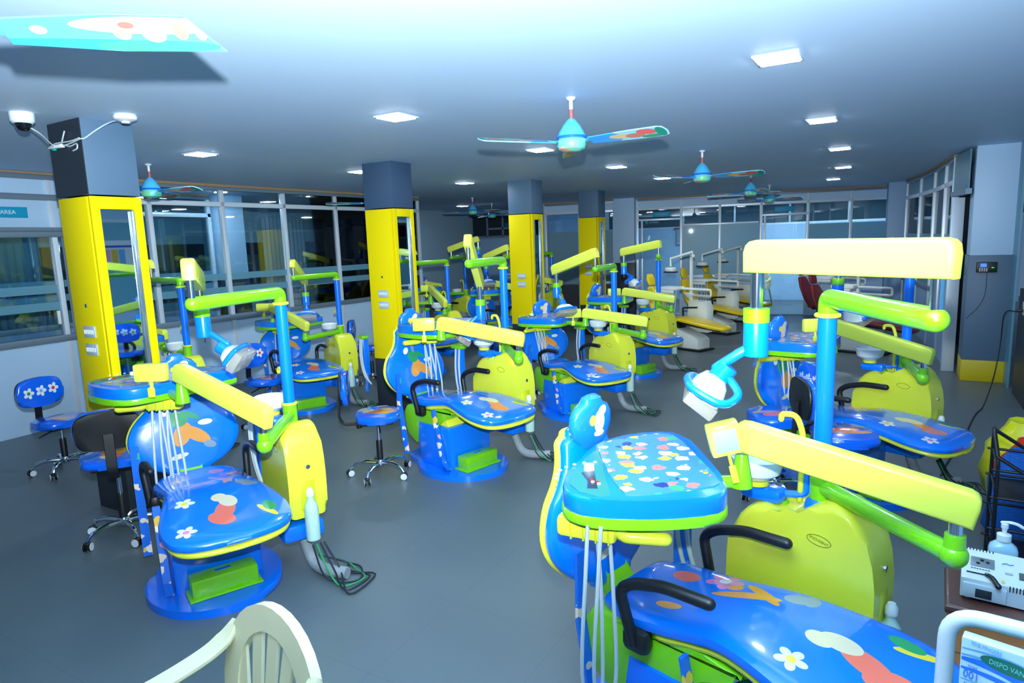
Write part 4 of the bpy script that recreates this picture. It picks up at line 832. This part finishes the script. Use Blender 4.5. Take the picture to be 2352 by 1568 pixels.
clinic('white dental unit with yellow seat, nearest of the far white ones', -2.93, 10.15, -22, AMBER, GW_)
clinic('white dental unit with yellow seat, second of the far white ones', -2.90, 12.0, -22, AMBER, GW_)
clinic('white dental unit with yellow seat, deepest of the far white ones', -2.92, 13.75, -22, AMBER, GW_)
clinic('white dental unit with maroon seat behind the nearest blue pole', -.55, 10.6, -20, MAROON, 'maroon seated dental units')
clinic('white dental unit with maroon seat, left and deeper one of the far right', -.95, 12.6, -20, MAROON, 'maroon seated dental units')

# ---------------------------------------------------------------- plastic chairs
def plastic_chair(label, x, y, a, m, group='cream moulded plastic chairs'):
    t = thing('plastic_chair', label, 'chair', (x, y, 0), R(a), group); t.scale = (1, 1, .95)
    LEAN = Matrix.Translation((0, 0, .43)) @ Matrix.Rotation(R(-9), 4, 'Y') @ Matrix.Translation((0, 0, -.43))
    def arch(ro):   # outline of the back arch, ro insets it
        pts = []
        for k in range(17):
            a_ = PI*k/16; pts.append((-(.235-ro)*math.cos(a_), .56+(.275-ro)*math.sin(a_)**.85 if 0 < k < 16 else .56))
        return pts
    bm = B(); o, i = arch(0), arch(.076)
    po = [(-.20, .40)]+o+[(.20, .40)]; pi_ = [(-.145, .40)]+i+[(.145, .40)]; n = len(po)
    for X0, X1 in ((-.012, .018),):
        va = [[bm.verts.new(LEAN @ Vector((X+(.010 if q == 1 else 0), p[0], p[1]))) for p in lst] for q, lst, X in ((0, po, X0), (0, po, X1), (1, pi_, X1-.012), (1, pi_, X0-.004))]
        for u in range(4):
            A, C = va[u], va[(u+1) % 4]
            for k in range(n-1): bm.faces.new((A[k], A[k+1], C[k+1], C[k]))
        bm.faces.new([va[u][0] for u in range(4)]); bm.faces.new([va[u][-1] for u in range(4)][::-1])
    bmesh.ops.bevel(bm, geom=[e for e in bm.edges if e.is_manifold and e.calc_face_angle(0) > .9], offset=.006, segments=2, profile=.5, affect='EDGES')
    fin(bm, 'back_arch', m, t)
    for k in range(5):
        u = (k-2)/2; yb, yt = u*.095, u*.165; zt = .56+.235*math.sqrt(max(0, 1-(yt/.19)**2))**.9
        bm = B(); w0, w1 = .014, .029
        prism(bm, [(yb-w0, .42), (yb+w0, .42), (yb*.45+yt*.55+w1*.8, .42+(zt-.42)*.5), (yt+w1, zt), (yt-w1, zt), (yb*.45+yt*.55-w1*.8, .42+(zt-.42)*.5)], .000, .010, 'x', .003, 1, mx=LEAN); fin(bm, 'back_slat', m, t)
    bm = B(); prism(bm, smooth_closed([(-.02, -.19), (.38, -.22), (.43, -.15), (.43, .15), (.38, .22), (-.02, .19)], 2), .415, .44, 'z', .008); fin(bm, 'seat', m, t)
    for s in (-1, 1):
        bm = B(); sweep(bm, spline([(-.042, s*.205, .72), (.0, s*.212, .675), (.06, s*.222, .645), (.18, s*.235, .62), (.34, s*.24, .61), (.41, s*.24, .57), (.43, s*.24, .40), (.46, s*.25, .0)], 6), (0, 1, 0), [.03, .034, .04, .046, .052, .058]+[.066]*60, .018); fin(bm, 'arm_and_front_leg', m, t)
        bm = B(); sweep(bm, [(-.01, s*.19, .43), (-.06, s*.21, .2), (-.10, s*.225, 0)], (0, 1, 0), .05, .018); fin(bm, 'rear_leg', m, t)
    return t
plastic_chair('cream plastic armchair cut off at the bottom edge, near the camera', -1.418, 1.02, 260, CREAM)
plastic_chair('cream plastic chair standing beyond the far glazed doorway', -2.75, 16.9, -120, CREAM)

# ---------------------------------------------------------------- table with appliance and bottle
WOODT = mat('dark_brown_table_top', (84, 50, 42), .35, coat=.2, var=.2, bscale=22); WOODL = mat('worn_tan_wood', (170, 112, 62), .6, var=.25, bscale=14)
t = thing('side_table', 'low brown wooden table at the right edge under a white appliance', 'table', (0, 0, 0))
bm = B(); prism(bm, [(.195, 2.355), (.95, 2.27), (.98, 2.56), (.21, 2.645)], .518, .55, 'z', .012, 3); fin(bm, 'table_top', WOODT, t)
bm = B(); prism(bm, [(.215, 2.385), (.93, 2.305), (.932, 2.325), (.217, 2.405)], .38, .518); fin(bm, 'apron', WOODL, t)
for (x, y) in ((.235, 2.41), (.91, 2.33), (.245, 2.61), (.93, 2.53)):
    bm = B(); box(bm, (x, y, .26), (.045, .045, .52), .004); fin(bm, 'leg', WOODL, t)
an = -.095
t = thing('test_appliance', 'white metal appliance with metal insert plate, slots and black lever on the table', 'appliance', (.238, 2.425, .55), an)
APW = mat('white_appliance_enamel', (218, 232, 236), .4)
bm = B(); prism(bm, [(0, .008), (0, .072), (.025, .083), (.17, .105), (.17, .008)], 0, .42, 'x', .004, 2, mx=None); fin(bm, 'case', APW, t)
bm = B(); box(bm, (.064, -.004, .036), (.115, .01, .05), .004); fin(bm, 'front_door', APW, t)
bm = B(); box(bm, (.062, -.010, .033), (.043, .004, .028), .001); fin(bm, 'inspection_window', mat('dark_window', (40, 48, 56), .15), t)
tilt = math.atan2(.022, .145); MT = Matrix.Rotation(tilt, 3, 'X')
bm = B(); box(bm, (.056, .092, .0945), (.065, .055, .003), .004, MT); pl = fin(bm, 'metal_insert', mat('brushed_plate', (150, 162, 168), .35, metal=.6), t)
for dx, dy in ((-.012, -.01), (.014, .002), (-.002, .01)): fin(lathe(B(), [(.0055, 0), (.0055, .002)], c=(.056+dx, .092+dy, .096+dy*.15), seg=10), 'hole', BLACK, pl)
bm = B(); box(bm, (.045, .025, .0845), (.062, .005, .003), .001); fin(bm, 'lever_slot', BLACK, t)
bm = B(); tube(bm, spline([(.068, .02, .088), (.082, .008, .086), (.098, -.016, .073)], 4), [.007]*4+[.008]*4+[.0095], 10, 'round'); fin(bm, 'lever', mat('glossy_black_lever', (16, 18, 26), .15, coat=.6), t)
bm = B(); lathe(bm, [(.0045, 0), (.0045, .003)], mx=Matrix.Translation((.110, .012, .0790)) @ Matrix.Rotation(R(60), 4, 'X'), seg=10); fin(bm, 'brass_screw', mat('brass', (150, 120, 50), .35, metal=.8), t)
for k in range(14): fin(box(B(), (.128+.0085*k, -.0005, .066), (.0028, .003, .018)), 'vent_slot', BLACK, t)
for k in range(9): fin(box(B(), (.012+.009*k, .166, .1035), (.0028, .012, .006)), 'vent_slot', BLACK, t)
for k in range(7): fin(box(B(), (.028+.0075*k, .052, .0893), (.005, .004, .0006)), 'print_mark', mat('dark_print', (60, 76, 86), .5), t)
bm = B(); box(bm, (.19, .10, .097), (.05, .03, .014), .003, MT); rk = fin(bm, 'rocker_bezel', BLACK, t); fin(box(B(), (.19, .10, .106), (.04, .02, .010), .003, MT), 'red_rocker', RED, rk)
bm = B(); box(bm, (.165, .055, .090), (.028, .035, .006), .001, MT); fin(bm, 'counter_window', mat('grey_counter', (70, 84, 84), .3), t)
bm = B(); box(bm, (.125, .058, .0905), (.02, .010, .0015), .0, MT); fin(bm, 'grey_badge', mat('grey_badge', (176, 190, 196), .5), t)
bm = B(); tube(bm, [(.108, .105, .0985), (.120, .112, .0995), (.128, .106, .0985), (.138, .112, .0995)], .0012, 6); fin(bm, 'blue_emblem', mat('print_blue', (0, 110, 190), .5), t)
for x in (.02, .18, .36): fin(lathe(B(), [(.010, 0), (.010, .01)], c=(x, .02, 0), seg=12), 'rubber_foot', BLACK if x > .1 else APW, t)
t = thing('pump_bottle', 'pump bottle of pale blue hand sanitiser behind the white appliance', 'bottle', (.375, 2.665, .55), 0)
# the table is narrow there, so a ledge board carries the bottle
def sqlathe(prof, ex=3.2, seg=28):
    bm = B(); rr = []
    for r_, z in prof: rr.append([bm.verts.new((r_*math.copysign(abs(math.cos(2*PI*k/seg))**(2/ex), math.cos(2*PI*k/seg)), .72*r_*math.copysign(abs(math.sin(2*PI*k/seg))**(2/ex), math.sin(2*PI*k/seg)), z)) for k in range(seg)])
    for a_, b_ in zip(rr, rr[1:]):
        for k in range(seg): bm.faces.new((a_[k], a_[(k+1) % seg], b_[(k+1) % seg], b_[k]))
    bm.faces.new(rr[0][::-1]); bm.faces.new(rr[-1]); return bm
fin(sqlathe([(.038, 0), (.042, .006), (.042, .09), (.038, .103), (.026, .114), (.018, .12), (.018, .124)]), 'body', mat('sanitiser_bottle', (168, 214, 234), .18, alpha=.94, coat=.3), t)
p = fin(lathe(B(), [(.021, .122), (.021, .144), (.012, .148)], seg=20), 'pump_collar', WHITE, t)
fin(lathe(B(), [(.006, .146), (.008, .165), (.011, .168), (.011, .182), (.006, .186)], seg=14), 'pump_stem', WHITE, p)
fin(tube(B(), spline([(-.008, 0, .186), (.015, -.003, .190), (.035, -.006, .187), (.048, -.008, .180)], 4), .0055, 8, 'round'), 'nozzle', WHITE, p)

# ---------------------------------------------------------------- white tube trolley with glove box, right bottom corner
t = thing('tube_trolley', 'white painted tube trolley frame at the lower right corner', 'trolley', (0, 0, 0))
PAINT = mat('chipped_white_paint', (205, 212, 216), .35, coat=.2, var=.06, bscale=40)
bm = B(); tube(bm, fillet([(.118, 1.36, .05), (.118, 1.35, 1.05), (.55, 1.30, 1.05), (.55, 1.30, .05)], .055, 7), .0145, 14); fin(bm, 'tube_hoop', PAINT, t)
bm = B(); tube(bm, fillet([(.118, 1.13, .05), (.118, 1.13, .93), (.55, 1.08, .93), (.55, 1.08, .05)], .05, 7), .0145, 14); fin(bm, 'tube_hoop', PAINT, t)
for z in (.30, .878):
    bm = B(); box(bm, (.335, 1.215, z), (.42, .24, .012), .004, Matrix.Rotation(-.11, 3, 'Z')); fin(bm, 'shelf', PAINT, t)
for x, y in ((.118, 1.36), (.118, 1.13), (.55, 1.30), (.55, 1.08)):
    fin(lathe(B(), [(.024, 0), (.026, .02), (.024, .05)], c=(x, y, .0), seg=14), 'castor', BLACK, t)
# glove box
g = thing('glove_box', 'upright white and blue disposable glove box in the trolley', 'box', (.138, 1.305, .886), R(-14)); g.scale = (.62, .5, .8)
BXW = mat('glove_box_card', (176, 208, 216), .35, coat=.3)
bm = B(); box(bm, (.12, .0, .095), (.24, .05, .19), .003); fin(bm, 'carton', BXW, g)
GBm = mat('glove_print_blue', (0, 96, 200), .4); GBg = mat('glove_print_green', (0, 84, 70), .4); GBl = mat('glove_print_pale', (84, 150, 205), .4)
def wave(z0, z1, th, m, y, dy=-.0262, nm='printed_wave', x0=.003):
    pts = [(x0+(.237-x0)*k/16, z0+(z1-z0)*(k/16)+.008*math.sin(k/16*PI*1.2)) for k in range(17)]
    up = [(p[0], p[1]+th*(.35+.65*math.sin(k/16*PI))) for k, p in enumerate(pts)]
    return fin(prism(B(), pts+up[::-1], dy-y, dy, 'y'), nm, m, g)
wave(.138, .095, .020, GBm, .0005); wave(.150, .130, .007, GBl, .0006); wave(.118, .075, .012, GBm, .0007); wave(.165, .150, .005, GBl, .0004); wave(.092, .06, .005, GBl, .0004)
bm = B(); prism(bm, [(.112+.058*math.cos(2*PI*k/24)*1.15, .152+.016*math.sin(2*PI*k/24)-.08*(.058*math.cos(2*PI*k/24))) for k in range(24)], -.0275, -.0262, 'y'); fin(bm, 'green_oval', GBg, g)
TB = Matrix.Rotation(R(-6), 4, 'Y')
def gtext(s, sz, x, z, m, rot=0, al='CENTER'):
    mx = Matrix.Translation((x, -.0280, z)) @ Matrix.Rotation(R(4), 4, 'Y') @ Matrix.Rotation(PI/2, 4, 'X') @ Matrix.Rotation(rot, 4, 'Z')
    return text(s, sz, m, g, mx, .0003, al)
def text(body, size, m, parent, mx, depth=.0008, name='lettering', align='CENTER'):
    c = bpy.data.curves.new('lettering', 'FONT'); c.body = body; c.size = size; c.align_x = 'CENTER'; c.align_y = 'CENTER'; c.extrude = depth; c.resolution_u = 3
    o = bpy.data.objects.new('tmp', c); COL.objects.link(o)
    me = bpy.data.meshes.new_from_object(o); bpy.data.objects.remove(o); me.materials.clear(); me.materials.append(m)
    q = bpy.data.objects.new('lettering', me); COL.objects.link(q); q.parent = parent; q.matrix_local = mx
    return q
gtext('FIVE FINGERS', .012, .058, .181, GBl); gtext('DISPO VAN', .0155, .105, .152, mat('pale_teal_print', (90, 190, 180), .4))
gtext('100', .026, .028, .108, GBm, PI); gtext('pieces', .009, .03, .127, GBm, PI); gtext('LATEX', .017, .03, .065, GBm, PI); gtext('GLOVES', .010, .03, .083, GBm, PI)
bm = B(); prism(bm, [(.13+.06*math.cos(2*PI*k/24), .065+.017*math.sin(2*PI*k/24)) for k in range(24)], -.0272, -.0262, 'y'); op = fin(bm, 'dispensing_opening', mat('opening_brown', (120, 100, 84), .6), g)
bm = B(); box(bm, (.135, -.0275, .060), (.07, .006, .018), .003); fin(bm, 'glove', mat('latex_cream', (214, 206, 180), .6), op)
g2 = thing('glove_box', 'teal edged carton leaning just behind the glove box', 'box', (.139, 1.3215, .886), R(-14)); g2.scale = (.62, .35, .84)
bm = B(); box(bm, (.11, .02, .085), (.22, .03, .17), .003); fin(bm, 'carton', mat('teal_card', (0, 140, 150), .4), g2)

# ---------------------------------------------------------------- black wire rack with coloured liners
t = thing('wire_rack', 'black tubular rack with crossbars at the right edge of the room', 'rack', (0, 0, 0))
def tb(pts, r=.009, n='rack_tube', m=BLACK, par=None, f=.03): return fin(tube(B(), fillet(pts, f, 4), r, 10, 'round'), n, m, par or t)
tb([(.505, 4.13, .01), (.502, 4.13, .65), (.475, 3.9, .74)]); tb([(.49, 3.80, .01), (.488, 3.80, .62), (.475, 3.9, .74), (.475, 3.92, .745)], .0095)
tb([(.478, 3.90, .742), (.62, 3.95, .64), (.90, 4.0, .50)]); tb([(.488, 3.80, .63), (.70, 3.78, .50), (.92, 3.8, .40)])
tb([(.98, 4.10, .01), (.98, 4.10, .5)]); tb([(.96, 3.78, .01), (.96, 3.78, .42)])
for z in (.10, .28, .44, .58):
    tb([(.485, 4.13, z), (.98, 4.10, z)], .007, 'crossbar'); tb([(.47, 3.80, z-.015), (.96, 3.78, z-.015)], .007, 'crossbar'); tb([(.505, 4.13, z), (.49, 3.80, z-.012)], .006, 'crossbar')
for z in (.10, .44): fin(box(B(), (.73, 3.955, z-.012), (.46, .32, .006), .002), 'shelf', BLACK, t)
def bag(label, c, s, m, cat='bag', seed=1, top=.7):
    random.seed(seed); bm = B(); rr = []
    for i, (f, z) in enumerate(((.75, 0), (1, .12), (1.02, .4), (.95, .7), (top, .92), (top*.92, 1.0), (top*.8, .96))):
        rr.append([bm.verts.new((c[0]+s[0]*f*(1+random.uniform(-.09, .09))*math.copysign(abs(math.cos(2*PI*k/22))**.75, math.cos(2*PI*k/22)), c[1]+s[1]*f*(1+random.uniform(-.09, .09))*math.copysign(abs(math.sin(2*PI*k/22))**.75, math.sin(2*PI*k/22)), c[2]+s[2]*z*(1+random.uniform(-.02, .02)))) for k in range(22)])
    for a_, b_ in zip(rr, rr[1:]):
        for k in range(22): bm.faces.new((a_[k], a_[(k+1) % 22], b_[(k+1) % 22], b_[k]))
    bm.faces.new(rr[0][::-1]); bm.faces.new(rr[-1]); return tag(fin(bm, 'bin_bag', m, smooth=60), label, cat)
MESHB = mat('blue_mesh_cloth', (10, 110, 215), .6, bump=.8, bscale=160)
bag('blue mesh cloth bag filling the black wire rack', (.76, 4.33, 0), (.25, .12, .52), MESHB, seed=3)
bag('red plastic bag behind the wire rack, between yellow and blue ones', (.86, 4.62, 0), (.28, .13, .52), mat('red_bag_plastic', (225, 45, 25), .3, coat=.3), seed=5)
bag('yellow plastic bag standing leftmost behind the black wire rack', (.90, 4.93, 0), (.34, .15, .55), mat('yellow_bag_plastic', (226, 226, 20), .3, coat=.3), seed=8)
